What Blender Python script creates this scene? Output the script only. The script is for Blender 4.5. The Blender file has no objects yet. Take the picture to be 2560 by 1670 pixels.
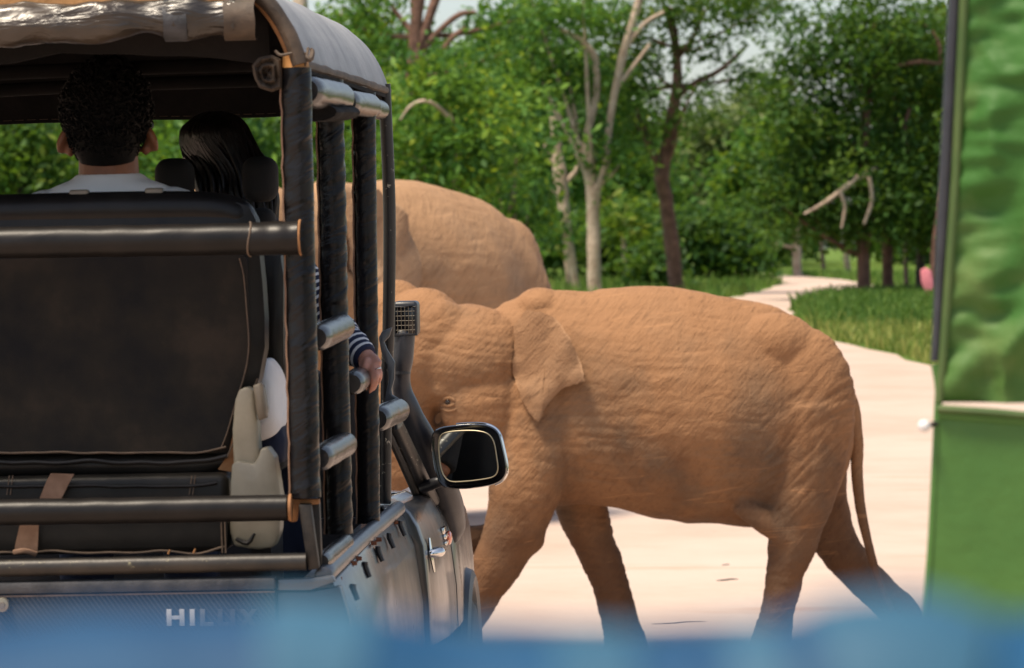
import bpy, bmesh, math, random
import numpy as np
from mathutils import Vector, Matrix, noise as mnoise

random.seed(7)
rng = np.random.default_rng(11)
SC = bpy.context.scene
COL = SC.collection

# ------------------------------------------------------------------ camera
H = 1.9                       # eye height of the photographer
FP = 9456.0                   # focal length in pixels of a 2560 px wide frame
cam_d = bpy.data.cameras.new("camera")
cam = bpy.data.objects.new("camera", cam_d)
COL.objects.link(cam)
cam.location = (0, 0, H)
cam.rotation_euler = (math.radians(90), 0, 0)
cam_d.sensor_width = 36.0
cam_d.lens = 36.0 * FP / 2560.0
cam_d.shift_y = -215.0 / 2560.0
cam_d.clip_start = 0.05
cam_d.clip_end = 3000
cam_d.dof.use_dof = True
cam_d.dof.focus_distance = 11.0
cam_d.dof.aperture_fstop = 8.3
SC.camera = cam

# ------------------------------------------------------------------ sky and sun
SUN = Vector((-0.36, -0.24, 1.0)).normalized()
world = bpy.data.worlds.new("World")
SC.world = world
world.use_nodes = True
wn = world.node_tree
sky = wn.nodes.new("ShaderNodeTexSky")
sky.sky_type = 'NISHITA'
sky.sun_disc = False
sky.sun_elevation = math.asin(SUN.z)
sky.sun_rotation = math.atan2(SUN.x, SUN.y)
sky.dust_density = 1.6
sky.ozone_density = 1.0
bgn = wn.nodes["Background"]
hsv = wn.nodes.new("ShaderNodeHueSaturation")          # thin high cloud: paler than a clear sky
hsv.inputs['Saturation'].default_value = 0.7
wn.links.new(sky.outputs[0], hsv.inputs['Color'])
wn.links.new(hsv.outputs[0], bgn.inputs[0])
bgn.inputs[1].default_value = 0.12
sun_d = bpy.data.lights.new("sun", 'SUN')
sun_d.energy = 4.4
sun_d.angle = math.radians(14)
sun_d.color = (1.0, 0.86, 0.68)
sun = bpy.data.objects.new("sun", sun_d)
COL.objects.link(sun)
sun.rotation_euler = (-SUN).to_track_quat('-Z', 'Y').to_euler()
SC.view_settings.view_transform = 'Standard'
SC.view_settings.look = 'None'
SC.view_settings.gamma = 1.0
SC.view_settings.use_curve_mapping = False
SC.view_settings.exposure = 0.6
SC.cycles.use_denoising = True
SC.cycles.max_bounces = 8
SC.cycles.transparent_max_bounces = 16

# ------------------------------------------------------------------ materials
MATS = {}

def srgb(r, g, b):
    f = lambda c: (c / 255.0) / 12.92 if c <= 10.3 else (((c / 255.0) + 0.055) / 1.055) ** 2.4
    return (f(r), f(g), f(b), 1.0)

class NT:
    """small helper round a material's node tree"""
    def __init__(self, name):
        self.m = bpy.data.materials.new(name)
        self.m.use_nodes = True
        self.t = self.m.node_tree
        self.b = self.t.nodes["Principled BSDF"]
        MATS[name] = self.m
        self._co = None
    def n(self, typ, **kw):
        nd = self.t.nodes.new(typ)
        for k, v in kw.items():
            setattr(nd, k, v)
        return nd
    def l(self, a, b):
        self.t.links.new(a, b)
    def co(self, scale=(1, 1, 1), rot=(0, 0, 0)):
        tc = self.n("ShaderNodeTexCoord")
        out = tc.outputs['Object']
        if any(rot):
            m0 = self.n("ShaderNodeMapping")
            m0.inputs['Rotation'].default_value = rot
            self.l(out, m0.inputs['Vector']); out = m0.outputs[0]
        mp = self.n("ShaderNodeMapping")
        mp.inputs['Scale'].default_value = scale
        self.l(out, mp.inputs['Vector'])
        return mp.outputs[0]
    def noise(self, scale, detail=4, rough=0.55, co=None, dist=0.0):
        nd = self.n("ShaderNodeTexNoise")
        nd.inputs['Scale'].default_value = scale
        nd.inputs['Detail'].default_value = detail
        nd.inputs['Roughness'].default_value = rough
        nd.inputs['Distortion'].default_value = dist
        self.l(co if co is not None else self.co(), nd.inputs['Vector'])
        return nd.outputs[0]
    def ramp(self, fac, stops):
        r = self.n("ShaderNodeValToRGB")
        el = r.color_ramp.elements
        while len(el) < len(stops):
            el.new(0.5)
        for e, (p, c) in zip(el, stops):
            e.position = p
            e.color = c if len(c) == 4 else (*c, 1)
        self.l(fac, r.inputs[0])
        return r.outputs[0]
    def mix(self, fac, a, b):
        mx = self.n("ShaderNodeMix", data_type='RGBA')
        for s, v in ((0, fac), (6, a), (7, b)):
            if hasattr(v, 'is_output'):
                self.l(v, mx.inputs[s])
            else:
                mx.inputs[s].default_value = v if s == 0 else (v if len(v) == 4 else (*v, 1))
        return mx.outputs[2]
    def math(self, op, a, b=0.0):
        m = self.n("ShaderNodeMath", operation=op)
        for i, v in enumerate((a, b)):
            if hasattr(v, 'is_output'):
                self.l(v, m.inputs[i])
            else:
                m.inputs[i].default_value = v
        return m.outputs[0]
    def bump(self, h, strength=0.3, dist=0.01, prev=None):
        b = self.n("ShaderNodeBump")
        b.inputs['Strength'].default_value = strength
        b.inputs['Distance'].default_value = dist
        self.l(h, b.inputs['Height'])
        if prev is not None:
            self.l(prev, b.inputs['Normal'])
        self.l(b.outputs[0], self.b.inputs['Normal'])
        return b.outputs[0]
    def color(self, v):
        if hasattr(v, 'is_output'):
            self.l(v, self.b.inputs['Base Color'])
        else:
            self.b.inputs['Base Color'].default_value = v if len(v) == 4 else (*v, 1)
    def set(self, rough=None, metal=None, spec=None, coat=None):
        if rough is not None:
            if hasattr(rough, 'is_output'):
                self.l(rough, self.b.inputs['Roughness'])
            else:
                self.b.inputs['Roughness'].default_value = rough
        if metal is not None:
            self.b.inputs['Metallic'].default_value = metal
        if spec is not None:
            self.b.inputs['Specular IOR Level'].default_value = spec
        if coat is not None:
            self.b.inputs['Coat Weight'].default_value = coat
            self.b.inputs['Coat Roughness'].default_value = 0.12
        return self.m

def two_tone(name, c1, c2, scale, rough=0.6, bscale=None, bstr=0.2, bdist=0.004, metal=0.0, spec=0.5, lo=0.35, hi=0.65, coat=None):
    t = NT(name)
    t.color(t.ramp(t.noise(scale, 5, 0.6), [(lo, c1), (hi, c2)]))
    if bscale:
        t.bump(t.noise(bscale, 5, 0.6), bstr, bdist)
    return t.set(rough, metal, spec, coat)

def make_materials():
    # black leather with dust and creases
    def leather(name, c1, c2, rough, crease=(9, 9, 30), cs=0.35, wear=None):
        t = NT(name)
        col = t.ramp(t.noise(6, 6, 0.65), [(0.35, c1), (0.7, c2)])
        if wear:
            w = t.ramp(t.noise(17, 6, 0.7), [(0.62, (0, 0, 0)), (0.72, (1, 1, 1))])
            col = t.mix(w, col, wear)
        t.color(col)
        h1 = t.noise(1.0, 3, 0.5, t.co(crease, (0.0, 0.5, 0.3)), 0.6)
        p = t.bump(h1, cs, 0.02)
        t.bump(t.noise(220, 2), 0.12, 0.001, p)
        return t.set(rough, 0, 0.24)
    leather('post_leather', (0.004, 0.004, 0.0055), (0.012, 0.011, 0.0115), 0.30, (9, 9, 30), 0.5)
    leather('bar_leather', (0.006, 0.0055, 0.0055), (0.017, 0.014, 0.0125), 0.38, (3, 9, 9), 0.12)
    leather('seat_leather', (0.007, 0.0065, 0.006), (0.020, 0.017, 0.014), 0.40, (5, 9, 7), 0.22)
    leather('rail_leather', (0.014, 0.015, 0.018), (0.036, 0.033, 0.031), 0.26, (8, 4, 8), 0.3)
    t = NT('seat_panel')
    n1 = t.noise(5, 5, 0.6)
    t.color(t.ramp(n1, [(0.35, (0.011, 0.011, 0.012)), (0.55, (0.021, 0.018, 0.015)), (0.72, (0.038, 0.029, 0.022))]))
    t.bump(t.noise(260, 2), 0.25, 0.002)
    t.set(0.72, 0, 0.12)
    two_tone('seam', (0.075, 0.050, 0.034), (0.14, 0.092, 0.06), 30, 0.7)
    two_tone('raw_hide', (0.20, 0.085, 0.03), (0.32, 0.15, 0.055), 22, 0.75, 60, 0.3)
    two_tone('collar_wood', (0.40, 0.18, 0.05), (0.52, 0.26, 0.085), 30, 0.7, 60, 0.4)
    two_tone('strap_brown', (0.16, 0.085, 0.05), (0.24, 0.14, 0.09), 24, 0.8, 300, 0.4, 0.002)
    two_tone('beige_plastic', (0.22, 0.19, 0.135), (0.28, 0.245, 0.18), 12, 0.42, 90, 0.12, 0.002)
    two_tone('taupe_plastic', (0.15, 0.12, 0.085), (0.19, 0.155, 0.11), 12, 0.45, 90, 0.12, 0.002)
    # steel tube with chipped paint
    t = NT('chipped_steel')
    base = t.ramp(t.noise(9, 5), [(0.3, (0.012, 0.011, 0.010)), (0.7, (0.045, 0.036, 0.028))])
    chip = t.ramp(t.noise(34, 6, 0.72), [(0.63, (0, 0, 0)), (0.70, (0.8, 0.8, 0.8))])
    t.color(t.mix(chip, base, (0.30, 0.27, 0.16)))
    t.bump(t.noise(40, 5), 0.3, 0.003)
    t.set(0.45, 0.1, 0.5)
    t = NT('black_steel')
    base = t.ramp(t.noise(9, 5), [(0.3, (0.006, 0.006, 0.007)), (0.7, (0.018, 0.017, 0.018))])
    chip = t.ramp(t.noise(48, 6, 0.72), [(0.625, (0, 0, 0)), (0.645, (1, 1, 1))])
    t.color(t.mix(chip, base, (0.36, 0.34, 0.28)))
    t.bump(t.noise(40, 5), 0.2, 0.003)
    t.set(0.4, 0.0, 0.5)
    two_tone('dark_iron', (0.007, 0.0065, 0.006), (0.028, 0.021, 0.016), 26, 0.55, 60, 0.4, 0.003, 0.2)
    # car paint
    t = NT('car_paint')
    t.color(t.ramp(t.noise(4, 5), [(0.3, (0.028, 0.029, 0.032)), (0.7, (0.048, 0.046, 0.046))]))
    t.set(t.ramp(t.noise(5, 5), [(0.3, (0.25, 0.25, 0.25)), (0.7, (0.42, 0.42, 0.42))]), 0.25, 0.5, 0.4)
    t = NT('rail_paint')
    chip = t.ramp(t.noise(60, 6, 0.7), [(0.66, (0, 0, 0)), (0.69, (1, 1, 1))])
    t.color(t.mix(chip, t.ramp(t.noise(6, 5), [(0.3, (0.08, 0.088, 0.10)), (0.7, (0.13, 0.135, 0.145))]), (0.20, 0.06, 0.035)))
    t.set(0.36, 0.45, 0.5)
    t = NT('tailgate_panel')
    wv = t.n("ShaderNodeTexWave", wave_type='BANDS', bands_direction='X')
    wv.inputs['Scale'].default_value = 36
    wv.inputs['Distortion'].default_value = 0.25
    t.l(t.co((1, 1, 1), (0, math.radians(38), 0)), wv.inputs['Vector'])
    d = t.ramp(t.noise(7, 5), [(0.35, (0.045, 0.043, 0.042)), (0.7, (0.09, 0.085, 0.08))])
    t.color(t.mix(wv.outputs[1], d, (0.02, 0.02, 0.02)))
    t.bump(wv.outputs[1], 0.5, 0.003)
    t.set(0.55, 0, 0.4)
    two_tone('tailgate_edge', (0.012, 0.014, 0.018), (0.05, 0.05, 0.055), 18, 0.6, 120, 0.5, 0.003)
    two_tone('white_letter', (0.60, 0.60, 0.59), (0.72, 0.72, 0.71), 30, 0.5)
    two_tone('worn_letter', (0.16, 0.16, 0.16), (0.24, 0.24, 0.24), 60, 0.6)
    two_tone('ghost_letter', (0.055, 0.053, 0.05), (0.09, 0.088, 0.085), 60, 0.6)
    two_tone('rubber', (0.010, 0.010, 0.010), (0.022, 0.020, 0.019), 14, 0.75, 80, 0.3, 0.003)
    two_tone('black_plastic', (0.012, 0.012, 0.015), (0.026, 0.026, 0.03), 10, 0.42, 150, 0.2, 0.002)
    two_tone('snorkel_plastic', (0.016, 0.018, 0.024), (0.036, 0.038, 0.046), 10, 0.38, 150, 0.25, 0.002)
    two_tone('gloss_black', (0.004, 0.004, 0.005), (0.008, 0.008, 0.009), 10, 0.12)
    t = NT('chrome'); t.color((0.75, 0.74, 0.72)); t.set(0.12, 1.0)
    t = NT('mirror_glass'); t.color((0.62, 0.64, 0.62)); t.set(0.03, 1.0)
    t = NT('champagne_rim'); t.color((0.30, 0.26, 0.18)); t.set(0.4, 0.7)
    t = NT('orange_lens'); t.color((0.75, 0.12, 0.015)); t.set(0.15, 0, 0.6, 0.6)
    two_tone('rust', (0.10, 0.03, 0.015), (0.22, 0.08, 0.035), 40, 0.8)
    # canvas
    two_tone('canopy_canvas', (0.21, 0.212, 0.215), (0.30, 0.30, 0.30), 5, 0.55, 14, 0.35, 0.02, 0, 0.5)
    two_tone('liner', (0.006, 0.0055, 0.0055), (0.012, 0.010, 0.0095), 5, 0.85, 20, 0.4, 0.01, 0, 0.15)
    two_tone('hem_brown', (0.035, 0.024, 0.016), (0.085, 0.057, 0.037), 18, 0.7, 40, 0.4, 0.006)
    t = NT('rolled_plastic')
    t.color(t.ramp(t.noise(5, 4, 0.5), [(0.35, (0.020, 0.016, 0.013)), (0.6, (0.055, 0.040, 0.028)), (0.80, (0.20, 0.085, 0.02))]))
    t.bump(t.noise(1.0, 4, 0.5, t.co((5, 16, 22)), 1.0), 0.7, 0.03)
    t.set(0.34, 0, 0.5, 0.12)
    two_tone('ochre_canvas', (0.20, 0.09, 0.02), (0.30, 0.14, 0.035), 9, 0.7, 30, 0.4, 0.01)
    two_tone('green_canvas', (0.035, 0.115, 0.014), (0.058, 0.155, 0.024), 2.5, 0.55, 9, 0.25, 0.02)
    two_tone('green_sheet', (0.035, 0.115, 0.018), (0.15, 0.20, 0.065), 3.2, 0.6, 7, 0.35, 0.03, spec=0.25, lo=0.42, hi=0.68)
    two_tone('green_hem', (0.040, 0.085, 0.014), (0.075, 0.115, 0.028), 8, 0.6)
    two_tone('blue_vinyl', (0.003, 0.034, 0.095), (0.010, 0.070, 0.155), 9, 0.6, 30, 0.3, 0.004, spec=0.2)
    two_tone('pale_blue_vinyl', (0.018, 0.075, 0.135), (0.036, 0.108, 0.175), 12, 0.6, 30, 0.3, 0.004, spec=0.2)
    two_tone('teal_vinyl', (0.010, 0.030, 0.036), (0.02, 0.05, 0.055), 9, 0.5, 30, 0.3, 0.004)
    two_tone('pink_cloth', (0.62, 0.16, 0.20), (0.72, 0.25, 0.28), 20, 0.8)
    # people
    t = NT('skin_brown')
    t.color(t.ramp(t.noise(14, 4), [(0.35, (0.20, 0.075, 0.035)), (0.7, (0.30, 0.12, 0.06))]))
    t.b.inputs['Subsurface Weight'].default_value = 0.25
    t.b.inputs['Subsurface Radius'].default_value = (0.012, 0.004, 0.002)
    t.bump(t.noise(160, 3), 0.1, 0.001)
    t.set(0.5)
    t = NT('skin_fair')
    t.color(t.ramp(t.noise(18, 4), [(0.35, (0.46, 0.20, 0.14)), (0.7, (0.58, 0.29, 0.21))]))
    t.b.inputs['Subsurface Weight'].default_value = 0.25
    t.b.inputs['Subsurface Radius'].default_value = (0.012, 0.004, 0.002)
    t.bump(t.noise(160, 3), 0.1, 0.001)
    t.set(0.48)
    two_tone('black_hair', (0.003, 0.003, 0.003), (0.007, 0.006, 0.0055), 40, 0.6, spec=0.12)
    two_tone('brown_black_hair', (0.003, 0.002, 0.002), (0.009, 0.005, 0.005), 40, 0.40, spec=0.4)
    two_tone('white_cotton', (0.82, 0.81, 0.82), (0.88, 0.87, 0.88), 6, 0.85, 14, 0.3, 0.012)
    two_tone('navy_cloth', (0.006, 0.010, 0.028), (0.012, 0.018, 0.045), 8, 0.85, 40, 0.3, 0.005)
    two_tone('black_cloth', (0.005, 0.005, 0.006), (0.010, 0.010, 0.011), 8, 0.9, 60, 0.3, 0.004)
    t = NT('striped_cotton')
    at = t.n("ShaderNodeAttribute", attribute_name='along')
    s = t.math('SINE', t.math('MULTIPLY', at.outputs['Fac'], 2 * math.pi / 0.0195))
    t.color(t.ramp(s, [(0.28, (0.010, 0.016, 0.050)), (0.40, (0.66, 0.66, 0.68))]))
    t.bump(t.noise(40, 4), 0.3, 0.004)
    t.set(0.85)
    # elephants
    def hide(name, tan, brown, grey, amt):
        t = NT(name)
        n1 = t.noise(2.6, 6, 0.62)
        col = t.ramp(n1, [(0.30, brown), (0.52, tan), (0.72, tuple(c * 1.18 for c in tan))])
        col = t.mix(t.ramp(t.noise(1.9, 5, 0.6, t.co((1.4, 1, 0.9), (0.3, 0.2, 0.1))), [(0.44, (0, 0, 0)), (0.62, (amt, amt, amt))]), col, grey)
        col = t.mix(t.ramp(t.noise(38, 6, 0.75), [(0.50, (0, 0, 0)), (0.75, (0.5, 0.5, 0.5))]), col, tuple(c * 0.55 for c in brown))
        # dust reddens the back; light above and shade below are painted in too
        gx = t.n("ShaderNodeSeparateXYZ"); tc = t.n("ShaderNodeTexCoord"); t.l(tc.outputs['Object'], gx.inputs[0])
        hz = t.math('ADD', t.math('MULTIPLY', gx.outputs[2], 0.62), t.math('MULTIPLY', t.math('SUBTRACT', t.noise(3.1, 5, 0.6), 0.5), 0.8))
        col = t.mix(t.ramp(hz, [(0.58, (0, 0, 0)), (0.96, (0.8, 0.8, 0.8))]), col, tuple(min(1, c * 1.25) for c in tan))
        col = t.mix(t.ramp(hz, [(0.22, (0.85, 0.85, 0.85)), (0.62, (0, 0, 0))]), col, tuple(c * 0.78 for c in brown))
        cr = t.ramp(t.noise(1.0, 4, 0.6, t.co((7, 10, 46), (0, 0.85, 0)), 1.0), [(0.30, (0.40, 0.40, 0.40)), (0.46, (0, 0, 0))])  # wrinkle shade painted into the colour as dark crease lines
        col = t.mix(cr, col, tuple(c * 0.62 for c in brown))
        # pale scratches
        sc = t.ramp(t.noise(1.0, 2, 0.4, t.co((2.2, 2, 34), (0, 0.12, 0)), 0.5), [(0.66, (0, 0, 0)), (0.70, (0.35, 0.35, 0.35)), (0.72, (0, 0, 0))])
        col = t.mix(sc, col, tuple(min(1, c * 1.7) for c in tan))
        t.color(col)
        vo = t.n("ShaderNodeTexVoronoi", feature='DISTANCE_TO_EDGE')
        vo.inputs['Scale'].default_value = 1.0
        dn = t.n("ShaderNodeTexNoise"); dn.inputs['Scale'].default_value = 6; dn.inputs['Detail'].default_value = 3
        cc = t.co((105, 105, 60), (0, 0.5, 0))
        t.l(t.co(), dn.inputs['Vector'])
        va = t.n("ShaderNodeVectorMath", operation='MULTIPLY_ADD')
        t.l(dn.outputs[1], va.inputs[0]); va.inputs[1].default_value = (9, 9, 9); t.l(cc, va.inputs[2])
        t.l(va.outputs[0], vo.inputs['Vector'])
        w1 = t.noise(1.0, 3, 0.5, t.co((6, 10, 62), (0, 0.85, 0)), 0.9)
        w2 = t.noise(1.0, 3, 0.5, t.co((44, 20, 9), (0, 0.15, 0)), 0.9)
        p = t.bump(t.noise(1.0, 4, 0.55, t.co((9, 9, 15), (0, 0.5, 0)), 0.8), 0.40, 0.03)
        p = t.bump(w1, 0.38, 0.012, p)
        p = t.bump(w2, 0.30, 0.012, p)
        p = t.bump(t.ramp(vo.outputs[0], [(0.0, (0, 0, 0)), (0.25, (1, 1, 1))]), 0.20, 0.004, p)
        t.bump(t.noise(120, 4, 0.6), 0.12, 0.003, p)
        return t.set(0.82, 0, 0.25)
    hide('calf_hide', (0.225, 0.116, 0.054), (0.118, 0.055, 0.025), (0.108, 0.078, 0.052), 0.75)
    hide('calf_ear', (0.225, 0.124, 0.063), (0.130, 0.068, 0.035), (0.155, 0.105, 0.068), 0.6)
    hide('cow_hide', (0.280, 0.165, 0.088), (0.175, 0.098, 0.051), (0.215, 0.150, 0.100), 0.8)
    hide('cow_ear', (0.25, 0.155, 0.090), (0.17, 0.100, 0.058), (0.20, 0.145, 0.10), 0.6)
    two_tone('eye_dark', (0.010, 0.006, 0.004), (0.02, 0.01, 0.006), 60, 0.1)
    two_tone('tail_hair', (0.015, 0.011, 0.009), (0.03, 0.022, 0.018), 60, 0.6)
    two_tone('toenail', (0.30, 0.24, 0.18), (0.38, 0.31, 0.24), 30, 0.6)
    # ground
    t = NT('sand')
    n = t.noise(0.35, 8, 0.65)
    col = t.ramp(n, [(0.3, (0.40, 0.295, 0.235)), (0.55, (0.465, 0.365, 0.305)), (0.75, (0.50, 0.405, 0.345))])
    col = t.mix(t.ramp(t.noise(1.0, 5, 0.6, t.co((0.25, 1.1, 1))), [(0.60, (0, 0, 0)), (0.72, (0.5, 0.5, 0.5))]), col, (0.36, 0.19, 0.10))
    col = t.mix(t.ramp(t.noise(7, 6, 0.7), [(0.66, (0, 0, 0)), (0.74, (0.45, 0.45, 0.45))]), col, (0.25, 0.17, 0.12))
    t.color(col)
    p = t.bump(t.noise(3, 6, 0.65), 0.25, 0.05)
    t.bump(t.noise(60, 4, 0.7), 0.3, 0.008, p)
    t.set(0.95, 0, 0.1)
    t = NT('meadow')
    t.color(t.ramp(t.noise(0.9, 7, 0.7), [(0.3, (0.055, 0.11, 0.018)), (0.55, (0.11, 0.18, 0.032)), (0.75, (0.20, 0.21, 0.06))]))
    t.bump(t.noise(14, 6, 0.75), 0.8, 0.08)
    t.set(0.95, 0, 0.1)
    def foliage(name, stops, trans=0.42):
        t = NT(name)
        at = t.n("ShaderNodeAttribute", attribute_name='tint')
        col = t.ramp(at.outputs['Fac'], stops)
        t.color(col)
        t.set(0.6, 0, 0.3)
        tr = t.n("ShaderNodeBsdfTranslucent")
        t.l(t.mix(0.5, col, (0.16, 0.26, 0.02)), tr.inputs[0])
        ms = t.n("ShaderNodeMixShader")
        ms.inputs[0].default_value = trans
        t.l(t.b.outputs[0], ms.inputs[1]); t.l(tr.outputs[0], ms.inputs[2])
        t.l(ms.outputs[0], t.t.nodes['Material Output'].inputs[0])
    foliage('leaf_dark', [(0.0, (0.016, 0.055, 0.010)), (0.5, (0.045, 0.120, 0.018)), (0.9, (0.11, 0.19, 0.020)), (1.0, (0.17, 0.21, 0.02))])
    foliage('leaf_mid', [(0.0, (0.018, 0.075, 0.016)), (0.5, (0.066, 0.175, 0.026)), (0.88, (0.16, 0.29, 0.032)), (1.0, (0.30, 0.36, 0.02))])
    foliage('leaf_hazed', [(0.0, (0.050, 0.090, 0.032)), (0.5, (0.10, 0.15, 0.05)), (1.0, (0.20, 0.23, 0.08))])  # distance haze put into a paler leaf colour
    foliage('grass_blade', [(0.0, (0.035, 0.10, 0.014)), (0.5, (0.11, 0.20, 0.030)), (1.0, (0.32, 0.31, 0.08))], 0.3)
    two_tone('bark_red', (0.10, 0.050, 0.036), (0.21, 0.11, 0.078), 6, 0.9, 14, 0.7, 0.05)
    two_tone('bark_pale', (0.34, 0.24, 0.175), (0.52, 0.41, 0.32), 4, 0.9, 14, 0.6, 0.05)
    two_tone('bark_dark', (0.045, 0.034, 0.030), (0.10, 0.070, 0.058), 6, 0.9, 14, 0.7, 0.05)
    two_tone('truck_green', (0.03, 0.10, 0.02), (0.05, 0.14, 0.03), 4, 0.4)

make_materials()

# ------------------------------------------------------------------ mesh helpers
def catmull(pts, rad, sub):
    P = [np.array(p, float) for p in pts]
    R = [np.array(r if hasattr(r, '__len__') else (r, r), float) for r in rad]
    if sub <= 1 or len(P) < 3:
        if len(P) == 2 and sub > 1:
            t = np.linspace(0, 1, sub + 1)
            return [P[0] * (1 - a) + P[1] * a for a in t], [R[0] * (1 - a) + R[1] * a for a in t]
        return P, R
    oP, oR = [], []
    n = len(P)
    for i in range(n - 1):
        p0, p1, p2, p3 = P[max(i - 1, 0)], P[i], P[i + 1], P[min(i + 2, n - 1)]
        r1, r2 = R[i], R[i + 1]
        for k in range(sub):
            t = k / sub
            oP.append(0.5 * ((2 * p1) + (-p0 + p2) * t + (2 * p0 - 5 * p1 + 4 * p2 - p3) * t * t + (-p0 + 3 * p1 - 3 * p2 + p3) * t ** 3))
            s = t * t * (3 - 2 * t)
            oR.append(r1 * (1 - s) + r2 * s)
    oP.append(P[-1]); oR.append(R[-1])
    return oP, oR

class MB:
    def __init__(self):
        self.v = []; self.f = []; self.al = []
    def add(self, vs, fs, al=None):
        o = len(self.v)
        self.v += [tuple(x) for x in vs]
        self.f += [tuple(i + o for i in f) for f in fs]
        self.al += list(al) if al is not None else [0.0] * len(vs)
        return self
    def loft(self, rings, cap=True, al=None, closed=True):
        n = len(rings[0]); vs = []; fs = []; a = []
        for i, r in enumerate(rings):
            vs += list(r)
            a += [al[i] if al else 0.0] * n
        for i in range(len(rings) - 1):
            for j in range(n if closed else n - 1):
                k = (j + 1) % n
                fs.append((i * n + j, i * n + k, (i + 1) * n + k, (i + 1) * n + j))
        if cap and closed:
            fs.append(tuple(range(n))[::-1])
            fs.append(tuple((len(rings) - 1) * n + j for j in range(n)))
        return self.add(vs, fs, a)
    def sweep(self, pts, rad, seg=14, sub=4, up=(0, 0, 1), dome=0.0, jit=0.0, jf=8.0):
        """tapered tube; rad may be pairs (across, along up); dome rounds the ends"""
        P, R = catmull(pts, rad, sub)
        if dome > 0:
            d0 = P[0] - P[1]; d0 /= np.linalg.norm(d0)
            d1 = P[-1] - P[-2]; d1 /= np.linalg.norm(d1)
            a, ra, b, rb = P[0], R[0], P[-1], R[-1]
            pre = [(a + d0 * ra.max() * dome * math.sin(t), ra * max(math.cos(t), 0.05)) for t in (1.5, 1.2, 0.8, 0.4)]
            post = [(b + d1 * rb.max() * dome * math.sin(t), rb * max(math.cos(t), 0.05)) for t in (0.4, 0.8, 1.2, 1.5)]
            P = [p for p, _ in pre] + P + [p for p, _ in post]
            R = [r for _, r in pre] + R + [r for _, r in post]
        up = np.array(up, float); rings = []; al = []; L = 0.0
        n = len(P)
        prevx = None
        for i in range(n):
            t = P[min(i + 1, n - 1)] - P[max(i - 1, 0)]
            t /= (np.linalg.norm(t) + 1e-12)
            if prevx is None:
                x = np.cross(t, up)
                if np.linalg.norm(x) < 0.05:
                    x = np.cross(t, np.array((0, 1.0, 0)))
            else:
                x = prevx - t * np.dot(prevx, t)
            x /= np.linalg.norm(x); prevx = x
            y = np.cross(x, t)
            if i:
                L += np.linalg.norm(P[i] - P[i - 1])
            ring = []
            for j in range(seg):
                a = 2 * math.pi * j / seg
                k = 1.0
                q = P[i] + x * R[i][0] * math.cos(a) + y * R[i][1] * math.sin(a)
                if jit:
                    k = 1 + jit * mnoise.noise(Vector(q) * jf)
                    q = P[i] + (q - P[i]) * k
                ring.append(tuple(q))
            rings.append(ring); al.append(L)
        return self.loft(rings, True, al)
    def ell(self, c, r, seg=20, rings=12, rot=None):
        c = np.array(c, float); vs = []; fs = []
        m = np.array(rot) if rot is not None else np.eye(3)
        for i in range(rings + 1):
            th = math.pi * i / rings
            for j in range(seg):
                a = 2 * math.pi * j / seg
                p = np.array((r[0] * math.sin(th) * math.cos(a), r[1] * math.sin(th) * math.sin(a), r[2] * math.cos(th)))
                vs.append(c + m @ p)
        for i in range(rings):
            for j in range(seg):
                k = (j + 1) % seg
                if i == 0:
                    fs.append((j, (i + 1) * seg + j, (i + 1) * seg + k))
                elif i == rings - 1:
                    fs.append((i * seg + j, (i + 1) * seg + j, i * seg + k))
                else:
                    fs.append((i * seg + j, (i + 1) * seg + j, (i + 1) * seg + k, i * seg + k))
        return self.add(vs, fs)
    def box(self, lo, hi):
        x0, y0, z0 = lo; x1, y1, z1 = hi
        vs = [(x0, y0, z0), (x1, y0, z0), (x1, y1, z0), (x0, y1, z0), (x0, y0, z1), (x1, y0, z1), (x1, y1, z1), (x0, y1, z1)]
        fs = [(0, 3, 2, 1), (4, 5, 6, 7), (0, 1, 5, 4), (1, 2, 6, 5), (2, 3, 7, 6), (3, 0, 4, 7)]
        return self.add(vs, fs)
    def prism(self, out, off):
        """outline (3-D points) pushed along the vector off"""
        n = len(out); o = np.array(off, float)
        vs = [tuple(p) for p in out] + [tuple(np.array(p) + o) for p in out]
        fs = [tuple(range(n)), tuple(range(2 * n - 1, n - 1, -1))]
        fs += [(i, i + n, (i + 1) % n + n, (i + 1) % n) for i in range(n)]
        return self.add(vs, fs)
    def mesh(self, name, bevel=0.0, segs=2, weld=False):
        me = bpy.data.meshes.new(name)
        me.from_pydata(self.v, [], self.f)
        if any(self.al):
            a = me.attributes.new('along', 'FLOAT', 'POINT')
            a.data.foreach_set('value', self.al)
        bm = bmesh.new(); bm.from_mesh(me)
        bmesh.ops.remove_doubles(bm, verts=bm.verts, dist=1e-5) if weld else None
        bmesh.ops.recalc_face_normals(bm, faces=bm.faces)
        if bevel > 0:
            ed = [e for e in bm.edges if len(e.link_faces) == 2 and e.calc_face_angle(0) > math.radians(30)]
            bmesh.ops.bevel(bm, geom=ed, offset=bevel, segments=segs, profile=0.5, affect='EDGES', clamp_overlap=True)
        bm.to_mesh(me); bm.free()
        return me
    def build(self, name, mat, parent=None, smooth=True, bevel=0.0, segs=2, angle=40):
        return link(name, self.mesh(name, bevel, segs), mat, parent, smooth, angle)

def link(name, me, mat, parent=None, smooth=True, angle=40):
    me.materials.clear()
    me.materials.append(MATS[mat])
    if smooth:
        me.polygons.foreach_set('use_smooth', [True] * len(me.polygons))
        me.set_sharp_from_angle(angle=math.radians(angle))
    o = bpy.data.objects.new(name, me)
    COL.objects.link(o)
    if parent:
        o.parent = parent
    return o

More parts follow.
